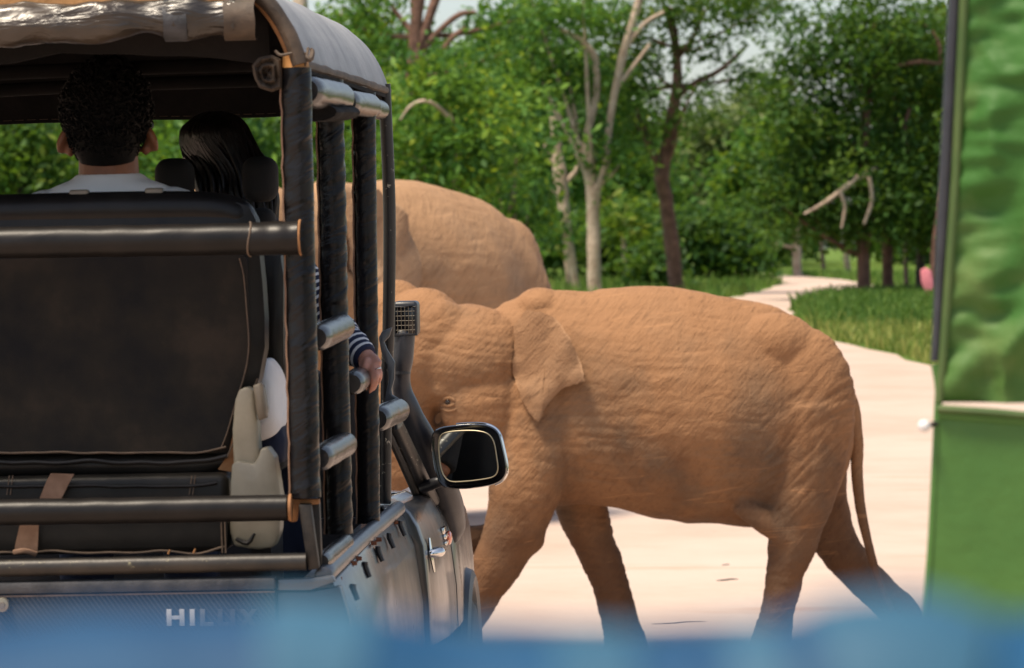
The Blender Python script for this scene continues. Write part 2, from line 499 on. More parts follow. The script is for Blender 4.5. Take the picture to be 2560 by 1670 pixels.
def remesh(mb, voxel, smooth=6, factor=0.5):
    """one continuous skin round overlapping volumes"""
    me = mb.mesh('tmp')
    o = bpy.data.objects.new('tmp', me)
    COL.objects.link(o)
    m = o.modifiers.new('r', 'REMESH'); m.mode = 'VOXEL'; m.voxel_size = voxel
    if smooth:
        s = o.modifiers.new('s', 'SMOOTH'); s.factor = factor; s.iterations = smooth
    dg = bpy.context.evaluated_depsgraph_get(); dg.update()
    out = bpy.data.meshes.new_from_object(o.evaluated_get(dg))
    bpy.data.objects.remove(o); bpy.data.meshes.remove(me)
    return out

def join_mesh(me, mb):
    """add the loose pieces in mb to mesh me"""
    bm = bmesh.new(); bm.from_mesh(me)
    t = mb.mesh('tmp2')
    bm.from_mesh(t)
    bm.to_mesh(me); bm.free(); bpy.data.meshes.remove(t)
    return me

def tag(o, label, cat, group=None):
    o['label'] = label; o['category'] = cat
    if group:
        o['group'] = group
    return o

def empty(name, loc=(0, 0, 0)):
    o = bpy.data.objects.new(name, None)
    COL.objects.link(o); o.location = loc
    return o

def structure(o):
    o['kind'] = 'structure'; return o

# a pixel of the (2560 wide) photograph at distance y in metres
def W(px, py, y):
    return np.array(((px - 1280) * y / FP, y, H - (py - 620) * y / FP))
K = 2560 / 2380.0
def WD(dx, dy, y):
    return W(dx * K, dy * K, y)

# ------------------------------------------------------------------ terrain
_ky = np.array([-60, 24, 34, 45, 60, 75, 92, 110, 150, 220, 400, 2500.0])
_kz = np.array([0, 0, 0.16, 0.45, 0.71, 0.90, 1.02, 1.09, 1.18, 1.30, 1.45, 1.5])
ROWS = np.array(sorted(set([-60, -30, -15, -6] + list(range(0, 40, 2)) + [round(40 + 1.5 * i, 1) for i in range(62)] + [136, 142, 150, 165, 185, 220, 300, 400, 700, 1200, 2500])), float)
def _smooth_z(y):
    return float(np.mean(np.interp(np.linspace(y - 7, y + 7, 15), _ky, _kz)))
ROWZ = np.array([_smooth_z(y) for y in ROWS])
def gz(y):
    return float(np.interp(y, ROWS, ROWZ))
def row_of(py):
    lo, hi = 6.0, 2000.0
    for _ in range(60):
        m = 0.5 * (lo + hi)
        if 620 + FP * (H - gz(m)) / m > py:
            lo = m
        else:
            hi = m
    return lo

def ground():
    xs = np.array([-1500, -600, -250, -100, -50, -25, -12, -6, 0, 6, 12, 25, 50, 100, 250, 600, 1500.0])
    mb = MB()
    n = len(xs)
    vs = [(x, y, z) for y, z in zip(ROWS, ROWZ) for x in xs]
    fs = [(i * n + j, i * n + j + 1, (i + 1) * n + j + 1, (i + 1) * n + j) for i in range(len(ROWS) - 1) for j in range(n - 1)]
    mb.add(vs, fs)
    structure(mb.build('ground', 'meadow'))
    # sandy track: left and right edge by row
    L = [(-60, -30), (30, -30), (36, -14)]
    R = [(-60, 30), (36, 30), (40, 14)]
    for py, a, b in [(925, 900, 2345), (885, 1100, 2230), (850, 1350, 2062), (800, 1560, 1990), (775, 1650, 1970), (764, 1720, 1990), (742, 1850, 2095), (731, 1890, 2150),
                     (720, 1930, 2205), (706, 1966, 2150), (699, 1905, 2100), (691, 1820, 2000), (684, 1790, 1880), (680, 1740, 1790)]:
        y = row_of(py)
        L.append((y, (a - 1280) * y / FP)); R.append((y, (b - 1280) * y / FP))
    mb = MB(); vs = []; fs = []; m = 9
    rows = [(y, z) for y, z in zip(ROWS, ROWZ) if y <= L[-1][0]]
    for y, z in rows:
        a = np.interp(y, [q[0] for q in L], [q[1] for q in L])
        b = np.interp(y, [q[0] for q in R], [q[1] for q in R])
        if y > 38:
            a += 0.25 * mnoise.noise(Vector((y * 0.6, 3, 0))); b += 0.25 * mnoise.noise(Vector((y * 0.6, 9, 0)))
        for k in range(m):
            vs.append((a + (b - a) * k / (m - 1), y, z + 0.006))
    for i in range(len(rows) - 1):
        for k in range(m - 1):
            fs.append((i * m + k, i * m + k + 1, (i + 1) * m + k + 1, (i + 1) * m + k))
    mb.add(vs, fs)
    structure(mb.build('road', 'sand'))
    return L, R

ROAD_L, ROAD_R = ground()
def on_road(x, y, mg=0.0):
    if y > ROAD_L[-1][0]:
        return np.zeros_like(x, bool) if hasattr(x, 'shape') else False
    a = np.interp(y, [q[0] for q in ROAD_L], [q[1] for q in ROAD_L]); b = np.interp(y, [q[0] for q in ROAD_R], [q[1] for q in ROAD_R])
    return (x > a - mg) & (x < b + mg)

def quads_mesh(name, V, tint):
    """V: n x 4 x 3 corner points, tint: n values"""
    n = len(V)
    me = bpy.data.meshes.new(name)
    me.vertices.add(n * 4); me.loops.add(n * 4); me.polygons.add(n)
    me.vertices.foreach_set('co', V.reshape(-1).astype(np.float32))
    me.loops.foreach_set('vertex_index', np.arange(n * 4, dtype=np.int32))
    me.polygons.foreach_set('loop_start', np.arange(0, n * 4, 4, dtype=np.int32))
    a = me.attributes.new('tint', 'FLOAT', 'POINT')
    a.data.foreach_set('value', np.repeat(tint, 4).astype(np.float32))
    me.update(calc_edges=True)
    return me

def leaf_quads(C, ln, wd, up=0.45):
    """diamond leaves at points C"""
    n = len(C)
    N = rng.normal(size=(n, 3)); N[:, 2] += up * 2.2
    N /= np.linalg.norm(N, axis=1)[:, None]
    A = rng.normal(size=(n, 3)); A[:, 2] -= 0.5
    A -= N * np.sum(A * N, axis=1)[:, None]
    A /= np.linalg.norm(A, axis=1)[:, None]
    B = np.cross(N, A)
    s = rng.uniform(0.45, 1.7, size=(n, 1))
    a = A * ln * s; b = B * wd * s
    return np.stack([C - a * 0.5, C + b * 0.5 - a * 0.05, C + a * 0.5, C - b * 0.5 - a * 0.05], axis=1)

def crown_points(blobs, dens, clump=0.30, per=26):
    """blobs: (centre xyz, radii xyz). clumps of leaves through each blob, most near its outside"""
    C = []; T = []
    for c, r in blobs:
        area = 4 * math.pi * (r[0] * r[2])
        nc = max(6, int(area * dens))
        d = rng.normal(size=(nc, 3)); d /= np.linalg.norm(d, axis=1)[:, None]
        rad = rng.uniform(0.35, 1.0, size=(nc, 1)) ** 0.6
        wob = 1 + 0.28 * np.sin(d[:, :1] * 5 + c[0]) * np.cos(d[:, 2:] * 4 + c[2])
        cc = np.array(c) + d * rad * wob * np.array(r)
        ct = np.clip(rng.normal(0.46, 0.24, size=nc), 0, 0.93)
        bright = rng.random(nc) < 0.06
        ct[bright] = rng.uniform(0.86, 0.97, bright.sum())
        k = rng.integers(int(per * 0.5), int(per * 1.5), size=nc)
        idx = np.repeat(np.arange(nc), k)
        off = rng.normal(size=(len(idx), 3)) * clump * np.array((1, 1, 0.6)) * rng.uniform(0.6, 1.3, size=nc)[idx][:, None]
        C.append(cc[idx] + off); T.append(np.clip(ct[idx] + rng.normal(0, 0.08, len(idx)), 0, 1))
    return np.concatenate(C), np.concatenate(T)

def path_px(path, y):
    pts = []; rad = []
    for i, q in enumerate(path):
        dy = q[3] if len(q) > 3 else 0.0
        pts.append(W(q[0], q[1], y + dy)); rad.append(q[2] * y / FP)
    return pts, rad

def tree(name, label, Y, trunk, blobs, leaf, bark, limbs=(), dens=5.5, lsize=(0.14, 0.062), clump=0.33, depth=0.8, group=None, cat='tree', auto=True, per=40, lbark=None):
    base = W(trunk[0][0], trunk[0][1], Y)
    z0 = gz(Y) - 0.05
    tp, tr = path_px(trunk, Y)
    if tp[0][2] > z0 + 0.02:
        tp = [np.array((tp[0][0] + 0.02, Y, z0))] + tp
        tr = [tr[0] * 1.2] + tr
    else:
        tp[0][2] = z0
    root = empty(name, (tp[0][0], Y, z0))
    inv = np.array((tp[0][0], Y, z0))
    tag(root, label, cat, group)
    # buttressed foot
    tp = [tp[0], tp[0] + (tp[1] - tp[0]) * 0.12] + tp[1:]
    tr = [tr[0] * 1.5, tr[0] * 1.05] + tr[1:]
    mb = MB()
    mb.sweep([p - inv for p in tp], tr, 12, 5, up=(0, 1, 0), jit=0.38, jf=2.2)
    mb.build('trunk', bark, root)
    for lb in limbs:
        lp, lr = path_px(lb, Y)
        m2 = MB(); m2.sweep([p - inv for p in lp], lr, 8, 4, up=(0, 1, 0), jit=0.2, jf=2.5)
        m2.build('limb', lbark or bark, root)
    bl = []
    for b in blobs:
        dy = b[4] if len(b) > 4 else float(rng.uniform(-0.5, 0.5))
        c = W(b[0], b[1], Y + dy)
        rx, rz = b[2] * Y / FP, b[3] * Y / FP
        bl.append((c - inv, (rx, max(rx, rz) * depth, rz)))
    if auto and bl:
        for c, r in bl:
            j = max(range(len(tp)), key=lambda i: -np.linalg.norm((tp[i] - inv) - c) - (0.0 if (tp[i] - inv)[2] < c[2] else 1.5))
            s = tp[j] - inv
            mid = (s + c) * 0.5 + np.array((0, rng.uniform(-0.2, 0.2), -0.15 + rng.uniform(-0.1, 0.2)))
            r0 = max(0.02, tr[j] * 0.45)
            m2 = MB(); m2.sweep([s, mid, c, c + (c - mid) * 0.5], [r0, r0 * 0.7, r0 * 0.4, r0 * 0.15], 6, 3, up=(0, 1, 0), jit=0.2, jf=3)
            m2.build('limb', bark, root)
    if bl:
        C, T = crown_points(bl, dens, clump, per)
        T = np.clip(T + rng.normal(0, 0.11), 0, 0.98)
        link('crown', quads_mesh('crown', leaf_quads(C, *lsize), T), leaf, root, smooth=False)
    return root

def plants():
    DK, MD, PL = 'leaf_dark', 'leaf_mid', 'leaf_hazed'
    # right-hand stand beside the track
    tree('shade_tree', 'broad dark green shade tree with straight trunk and bare pale bough hanging low', 74, [(2162, 752, 17), (2160, 640, 16), (2156, 480, 14), (2170, 250, 11), (2190, 60, 8)],
         [(2150, 470, 150, 95), (2010, 440, 120, 110), (2130, 330, 160, 110), (2010, 260, 110, 110), (2090, 120, 150, 120), (2230, 100, 130, 130), (1960, 520, 80, 60), (2180, 560, 110, 40), (2050, 560, 110, 45)],
         DK, 'bark_red', limbs=[[(2010, 535, 3, -1.4), (2060, 508, 6, -1.4), (2105, 475, 7, -1.3), (2145, 445, 8, -1.1), (2190, 425, 7, -0.6)], [(2100, 476, 5, -1.4), (2112, 520, 5, -1.4), (2104, 570, 3, -1.4)], [(2172, 440, 5, -1.3), (2180, 500, 5, -1.3), (2160, 560, 3, -1.3)]], lbark='bark_pale')
    tree('shade_tree', 'dark green tree with reddish trunk between the broad shade tree and the green canvas', 75.5, [(2222, 747, 14), (2220, 600, 13), (2228, 400, 11), (2250, 150, 8)],
         [(2260, 480, 110, 100), (2290, 320, 120, 120), (2270, 170, 110, 110), (2230, 560, 80, 50)], DK, 'bark_red',
         limbs=[[(2270, 380, 5, -1.3), (2262, 320, 6, -1.3), (2275, 270, 4, -1.3)], [(2240, 165, 4, -1.6), (2300, 155, 6, -1.6), (2350, 160, 6, -1.5)], [(2310, 60, 4, -1.5), (2345, 100, 5, -1.5), (2352, 160, 5, -1.5)]])
    tree('shade_tree', 'dark trunked tree half hidden behind the edge of the green canvas', 76.5, [(2300, 748, 12), (2305, 600, 11), (2330, 400, 9), (2340, 200, 7)],
         [(2370, 480, 90, 110), (2390, 300, 100, 130), (2360, 100, 110, 120), (2330, 580, 70, 45)], DK, 'bark_dark')
    tree('shade_tree', 'tree with thin reddish trunk just beside the green canvas pole', 73, [(2338, 755, 11), (2340, 600, 10), (2380, 350, 8)],
         [(2420, 500, 80, 80), (2440, 350, 90, 100)], DK, 'bark_red')
    tree('sapling', 'slender dark sapling among the reddish trunks beside the track', 78, [(2268, 745, 6), (2264, 640, 6), (2270, 540, 4)], [(2275, 545, 45, 35)], DK, 'bark_dark', dens=9)
    tree('pale_tree', 'tree with smooth pale tan trunk standing where the track bends', 108, [(1993, 693, 12), (1993, 620, 11), (1988, 500, 9), (1970, 380, 7)],
         [(1950, 470, 90, 80), (1890, 500, 70, 60), (1930, 380, 80, 90), (1880, 570, 60, 30), (1850, 440, 60, 60)], MD, 'bark_pale', lsize=(0.22, 0.1), dens=5)
    # middle
    tree('leaning_tree', 'tall leaning red-brown tree forking into two bare limbs above its trunk', 80, [(1693, 737, 20), (1682, 620, 18), (1664, 500, 18), (1655, 430, 18), (1680, 300, 15), (1694, 215, 13), (1690, 120, 11), (1672, 20, 9)],
         [(1560, 210, 70, 70), (1540, 60, 110, 60), (1660, 20, 90, 45), (1790, 20, 100, 40), (1900, 30, 80, 50), (1770, 110, 55, 32), (1880, 190, 60, 30), (1730, 230, 40, 30), (1620, 150, 60, 50), (1700, 300, 50, 30), (1600, 330, 45, 35)],
         DK, 'bark_red', limbs=[[(1655, 440, 12), (1625, 365, 10), (1606, 315, 8), (1590, 270, 4)], [(1694, 240, 10), (1740, 205, 8), (1800, 175, 6), (1870, 110, 4)], [(1690, 150, 7), (1735, 90, 5), (1760, 30, 3)]], dens=5.5)
    tree('twisted_tree', 'pale barked tree with twisted bare stems rising from a forked trunk', 78, [(1487, 738, 19), (1486, 640, 16), (1482, 540, 16), (1483, 470, 17)],
         [(1490, 370, 60, 40), (1430, 330, 50, 45), (1560, 400, 50, 60), (1420, 190, 80, 70), (1330, 150, 90, 80), (1460, 40, 110, 50), (1340, 30, 90, 50)],
         MD, 'bark_pale', limbs=[[(1480, 480, 12), (1466, 420, 10), (1468, 340, 9), (1490, 240, 9), (1488, 150, 9), (1462, 110, 8), (1420, 82, 6), (1385, 68, 4)],
                                 [(1487, 480, 12), (1514, 415, 10), (1522, 320, 9), (1540, 215, 9), (1562, 120, 11), (1580, 60, 10), (1604, -20, 9)],
                                 [(1560, 125, 7), (1610, 60, 6), (1660, 30, 4)], [(1540, 220, 6), (1580, 170, 5), (1625, 110, 4)]], dens=5.5)
    tree('dead_tree', 'broken pale dead trunk with short stubs rising above the bushes', 83, [(1440, 715, 10), (1424, 620, 11), (1408, 510, 15), (1398, 420, 16), (1388, 330, 12), (1378, 258, 9)],
         [(1400, 580, 50, 40)], MD, 'bark_pale', limbs=[[(1398, 470, 9), (1430, 440, 7), (1445, 415, 4)], [(1398, 420, 8), (1370, 385, 6), (1362, 350, 3)], [(1404, 490, 8), (1380, 470, 6)]], auto=False)
    tree('forked_tree', 'thick forked brown trunk rising behind the lime-tipped bushes', 70, [(1012, 700, 26), (1024, 450, 24), (1035, 200, 21), (1040, 90, 19), (1046, -40, 14)],
         [(900, 70, 90, 70), (960, 250, 80, 60), (1250, 60, 60, 50), (880, 200, 80, 80), (1210, 150, 60, 50), (960, -10, 70, 40)],
         MD, 'bark_red', limbs=[[(1040, 150, 14), (1068, 60, 13), (1092, -10, 12), (1110, -80, 9)], [(1058, 120, 10), (1105, 70, 8), (1150, 36, 7), (1190, 30, 4)], [(1106, 130, 8), (1130, 95, 8), (1165, 70, 5)]], dens=5.5)
    tree('pale_tree', 'pale trunk showing just above the grey canopy of the jeep', 72, [(770, 720, 18), (760, 300, 18), (752, 40, 17), (748, -60, 15)],
         [(840, 80, 60, 60), (690, 200, 90, 80), (700, 340, 100, 70)], MD, 'bark_pale', dens=5.5)
    # lime-tipped leafy trees behind the elephants
    lime = [('dense lime-tipped leafy tree right behind the larger elephant', 1150, [(1120, 260, 120, 70), (1040, 380, 110, 80), (1210, 320, 90, 60), (1160, 460, 120, 60), (1000, 460, 70, 60), (1080, 180, 80, 50)]),
            ('small leafy tree with drooping boughs beside the broken dead trunk', 1290, [(1290, 400, 80, 70), (1250, 500, 90, 50), (1320, 530, 60, 50), (1310, 290, 55, 60)]),
            ('leafy tree whose foliage shows past the last jeep post', 960, [(960, 330, 70, 70), (900, 420, 70, 60), (930, 220, 60, 60)])]
    for i, (lab, px, bl) in enumerate(lime):
        tree('leafy_tree', lab, 58 + 3 * i, [(px, 720, 12), (px - 10, 500, 10), (px, 330, 6)], bl, MD, 'bark_pale', dens=6.5,
             limbs=[[(px - 150, 300, 2, -1), (px - 120, 262, 4, -1), (px - 75, 255, 5, -1), (px - 20, 300, 6, -0.5)]] if i == 0 else ())
    for i, (px, top) in enumerate([(40, 240), (210, 230), (390, 250), (560, 230), (720, 240)]):
        tree('leafy_tree', ['tree filling the gap left of the man\'s head under the jeep canopy', 'tree right behind the man\'s head under the jeep canopy', 'tree between the two passengers\' heads under the jeep canopy',
                            'tree behind the woman\'s headrest under the jeep canopy', 'tree showing between the padded jeep posts'][i], 60 + 2 * (i % 3), [(px, 720, 14), (px + 10, 500, 11), (px, 320, 7)],
             [(px, top + 90, 110, 90), (px - 60, top + 190, 100, 80), (px + 60, top + 200, 100, 80), (px, top + 290, 120, 70)], MD if i % 2 else DK, 'bark_dark', dens=7)
    # background
    bgl = [(1330, 'tall tree crown behind the broken dead trunk'), (1180, 'tall tree crown in the gap above the larger elephant'), (1500, 'tall bushy tree behind the twisted pale stems'),
           (1620, 'bushy tree behind the fork of the leaning tree'), (1780, 'distant tree with haze painted into its leaves, right of the leaning tree'), (1880, 'distant tree with haze painted into its leaves, left of the broad shade tree')]
    shape = [[(1330, 200, 110, 90), (1290, 330, 110, 90), (1370, 420, 100, 90), (1300, 90, 90, 60)],
             [(1190, 230, 100, 60), (1130, 330, 110, 80), (1240, 160, 70, 50)],
             [(1500, 300, 90, 80), (1450, 430, 90, 70), (1560, 440, 90, 90), (1500, 190, 70, 60)],
             [(1610, 400, 70, 70), (1580, 500, 90, 60), (1640, 520, 90, 60)],
             [(1770, 420, 70, 70), (1740, 520, 80, 60), (1800, 330, 60, 70), (1720, 350, 40, 50)],
             [(1880, 350, 70, 90), (1850, 480, 80, 70), (1900, 250, 50, 60)]]
    for i, ((px, lab), bl) in enumerate(zip(bgl, shape)):
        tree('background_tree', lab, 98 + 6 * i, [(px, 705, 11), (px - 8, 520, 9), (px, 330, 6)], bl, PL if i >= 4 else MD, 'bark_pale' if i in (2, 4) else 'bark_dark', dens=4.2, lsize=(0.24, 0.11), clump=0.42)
    shr = [(1270, 590, 70, 50, 'dark shrub just right of the larger elephant\'s rump'), (1350, 600, 70, 70, 'dark shrub left of the forked pale trunk'), (1560, 600, 70, 80, 'dark shrub between the pale trunk and the leaning trunk'),
           (1770, 590, 80, 70, 'dark round shrub right of the leaning trunk'), (1850, 620, 60, 50, 'low dark shrub beside the far end of the track'), (1630, 660, 40, 45, 'small dark bush at the foot of the leaning tree')]
    for px, py, rx, ry, lab in shr:
        Y = 92 if px != 1630 else 84
        tree('shrub', lab, Y, [(px, 720, 6), (px + 5, 660, 5), (px, py, 3)], [(px, py, rx, ry), (px - rx * 0.5, py + 30, rx * 0.7, ry * 0.6), (px + rx * 0.5, py + 25, rx * 0.7, ry * 0.6)], DK, 'bark_dark', dens=7, cat='shrub', lsize=(0.2, 0.09))
    thin = [(1420, 690, 640, 5, 84, 'short broken stump left of the forked pale trunk'), (1565, 705, 600, 6, 86, 'slim dark trunk between the forked pale tree and the leaning tree'), (1590, 700, 590, 7, 96, 'slim pale trunk beside the leaning tree'), (1840, 680, 590, 9, 120, 'far pale trunk right of the round shrub'),
            (1866, 680, 600, 7, 122, 'far dark trunk next to the far pale one'), (2120, 690, 600, 8, 118, 'far grey trunk behind the broad shade tree'), (2060, 690, 610, 6, 125, 'far thin trunk behind the bend of the track')]
    for px, b, t, r, Y, lab in thin:
        tree('thin_tree', lab, Y, [(px, b, r), (px - 3, (b + t) / 2, r * 0.95), (px - 6, t, r * 0.8), (px - 4, t - 60, r * 0.6)], [(px - 4, t - 50, 40, 34)], DK, 'bark_pale' if 'pale' in lab or 'grey' in lab else 'bark_dark', dens=4, lsize=(0.24, 0.11))
    pc = [(2300, 675), (2312, 668), (2326, 680), (2334, 705), (2336, 745), (2322, 750), (2310, 725), (2302, 705)]
    pv = [W(x, y, 72.4) for x, y in pc]; b0 = pv[4].copy()
    m = MB(); m.prism([tuple(p - b0) for p in pv], (0.05, 0.12, 0)); cl = m.build('hanging_cloth', 'pink_cloth', None, bevel=0.02)
    cl.location = b0; tag(cl, 'pink cloth hanging beside the thin reddish trunk near the canvas pole', 'cloth')
    # the far wood reads as one mass
    mb = MB()
    bl = []
    for i in range(70):
        Y = rng.uniform(135, 185)
        px = rng.uniform(-300, 2900)
        gap = 1560 < px < 1990
        top = rng.uniform(330, 470) if gap else rng.uniform(60, 330)
        x = (px - 1280) * Y / FP
        zt = H - (top - 620) * Y / FP
        z0 = gz(Y)
        mb.sweep([(x, Y, z0 - 0.1), (x + rng.uniform(-.3, .3), Y, (z0 + zt) / 2), (x, Y, zt)], [0.2, 0.15, 0.06], 6, 2, up=(0, 1, 0))
        zz = z0 + 1.2
        while zz < zt:
            bl.append(((x + rng.uniform(-1, 1), Y + rng.uniform(-1, 1), zz), (rng.uniform(1.2, 2.0), 1.3, rng.uniform(0.8, 1.3))))
            zz += 1.1
    fw = mb.build('far_wood', 'bark_dark'); fw['kind'] = 'stuff'
    tag(fw, 'far wood of green trees closing the view behind the track', 'wood')
    C, T = crown_points(bl, 1.5, 0.6, 22)
    lf = link('far_foliage', quads_mesh('far_foliage', leaf_quads(C, 0.42, 0.2), T), 'leaf_mid', fw, smooth=False)
    lf['kind'] = 'stuff'
    # grass
    V = []; T = []
    def blades(n, xf, yf, hgt, tint):
        x = xf(n); y = yf(n)
        keep = ~np.array([bool(on_road(a, b, 0.05)) for a, b in zip(x, y)])
        x, y = x[keep], y[keep]; n = len(x)
        z = np.array([gz(b) for b in y])
        a = rng.uniform(0, math.pi, n); h = rng.uniform(0.5, 1.2, n) * hgt; w = h * 0.05 + 0.008
        dx, dy = np.cos(a) * w, np.sin(a) * w
        lx, ly = rng.normal(0, 0.3, n) * h, rng.normal(0, 0.3, n) * h
        B = np.stack([np.stack([x - dx, y - dy, z], 1), np.stack([x + dx, y + dy, z], 1), np.stack([x + dx * .3 + lx, y + dy * .3 + ly, z + h], 1), np.stack([x - dx * .3 + lx, y - dy * .3 + ly, z + h], 1)], 1)
        V.append(B); T.append(np.clip(rng.normal(tint, 0.15, n), 0, 1))
    U = lambda a, b: (lambda n: rng.uniform(a, b, n))
    blades(22000, U(3.2, 13), U(44, 60), 0.17, 0.78)
    blades(26000, U(3.8, 14), U(57, 76), 0.26, 0.33)  # taller strip; the trees' shade is put into its darker tint
    blades(14000, U(-6, 9), U(66, 112), 0.22, 0.5)
    blades(9000, U(4, 16), U(78, 112), 0.22, 0.4)
    g = link('grass', quads_mesh('grass', np.concatenate(V), np.concatenate(T)), 'grass_blade', smooth=False)
    g['kind'] = 'stuff'; tag(g, 'tufted green grass growing along the verges of the sandy track', 'grass')

plants()

def twigs():
    for lab, px, py, ln, bend, rad in (('short dark twig lying on the sand between the young elephant\'s legs', 1820, 1455, 0.13, 0.6, 0.004), ('long thin twig curving over the sand beside the young elephant\'s far front foot', 1700, 1565, 0.28, 1.0, 0.0026),
                                  ('tiny stick on the sand just above the short dark twig', 1815, 1416, 0.05, 0.2, 0.003)):
        y = row_of(py); p = W(px, py, y)
        o = MB().sweep([(-ln / 2, 0, rad * 0.6), (-ln * 0.15, 0.03 * bend, rad), (ln * 0.2, 0.10 * bend, rad * 1.4), (ln / 2, 0.12 * bend, rad * 0.7)], [rad * 0.5, rad, rad * 0.9, rad * 0.3], 7, 4, jit=0.3, jf=40).build('fallen_twig', 'bark_dark')
        o.location = (p[0], y, 0.006 + gz(y))
        tag(o, lab, 'twig')
twigs()

# ------------------------------------------------------------------ elephants
from mathutils.bvhtree import BVHTree
YA = 17.6
SA = YA / FP
def E(px, py, lat=0.0):
    return np.array(((px - 1650) * SA, lat, (1641 - py) * SA))

BODY = [  # px, top, bottom, half width
    (1215, 800, 1080, 0.13), (1255, 756, 1140, 0.17), (1300, 738, 1200, 0.205), (1340, 724, 1250, 0.235), (1400, 722, 1268, 0.275), (1460, 727, 1262, 0.31), (1540, 717, 1272, 0.345),
    (1640, 714, 1298, 0.385), (1720, 723, 1311, 0.40), (1800, 737, 1309, 0.395), (1870, 749, 1316, 0.37), (1940, 768, 1318, 0.34), (2000, 806, 1312, 0.31), (2050, 858, 1290, 0.275),
    (2090, 920, 1240, 0.225), (2115, 985, 1180, 0.165), (2130, 1040, 1130, 0.085)]

def body_rings(mb, prof, seg=32):
    P = np.array(prof, float)
    xs = np.linspace(P[0, 0], P[-1, 0], 70)
    rings = []
    for x in xs:
        top, bot, w = (np.interp(x, P[:, 0], P[:, k]) for k in (1, 2, 3))
        cz, hz = (top + bot) / 2, (bot - top) / 2
        ring = []
        for j in range(seg):
            a = 2 * math.pi * j / seg
            c, s = math.cos(a), math.sin(a)
            n = 2 / 2.15
            yy = w * math.copysign(abs(c) ** n, c)
            zz = math.copysign(abs(s) ** n, s)
            if zz > 0:
                yy *= 1 - 0.20 * zz * zz      # the back narrows to a ridge
            else:
                yy *= 1 - 0.10 * zz * zz
            ring.append(tuple(E(x, cz - hz * zz, yy)))
        rings.append(ring)
    mb.loft(rings)

def leg(mb, path):
    """path of (px, py, half width px, lateral[, lateral/inplane ratio])"""
    pts = [E(p[0], p[1], p[3]) for p in path]
    rad = [(p[2] * SA, p[2] * SA * (p[4] if len(p) > 4 else 0.92)) for p in path]
    mb.sweep(pts, rad, 20, 5, up=(0, 1, 0))

def ear(mb, out, root_px, lat0, lat1, thick, surf=None):
    P, _ = catmull(out + [out[0]], [0] * (len(out) + 1), 1)
    P = np.array([p[:2] for p in P[:-1]])
    # round the outline a little while keeping the corners
    Q = []
    n = len(P)
    for i in range(n):
        a, b = P[i], P[(i + 1) % n]
        for t in (0, 0.34, 0.67):
            Q.append(a * (1 - t) + b * t + np.array((3.0 * math.sin(i * 2.3 + t * 4), 2.5 * math.cos(i * 3.1 + t * 5))) * (1.0 if t else 0.3))
    Q = np.array(Q)
    c = Q.mean(axis=0)
    def lat(p):
        t = np.clip((p[0] - root_px) / 180.0, 0, 1)
        fold = 0.030 * math.sin(p[0] * 0.05 + p[1] * 0.018)
        v = -(lat0 + (lat1 - lat0) * t ** 0.8) + fold * t
        if surf is not None:
            v = min(v, surf(p[0], p[1])[1] - 0.016 - 0.055 * t)
        return v
    rings = []
    ks = [0.02, 0.3, 0.55, 0.78, 0.93, 1.0]
    for k in ks:
        rings.append([tuple(E(*(c + (q - c) * k), lat(c + (q - c) * k) - thick * (1 - k ** 6))) for q in Q])
    for k in ks[::-1]:
        rings.append([tuple(E(*(c + (q - c) * k), lat(c + (q - c) * k) + thick * (1 - k ** 6))) for q in Q])
    mb.loft(rings, cap=True)

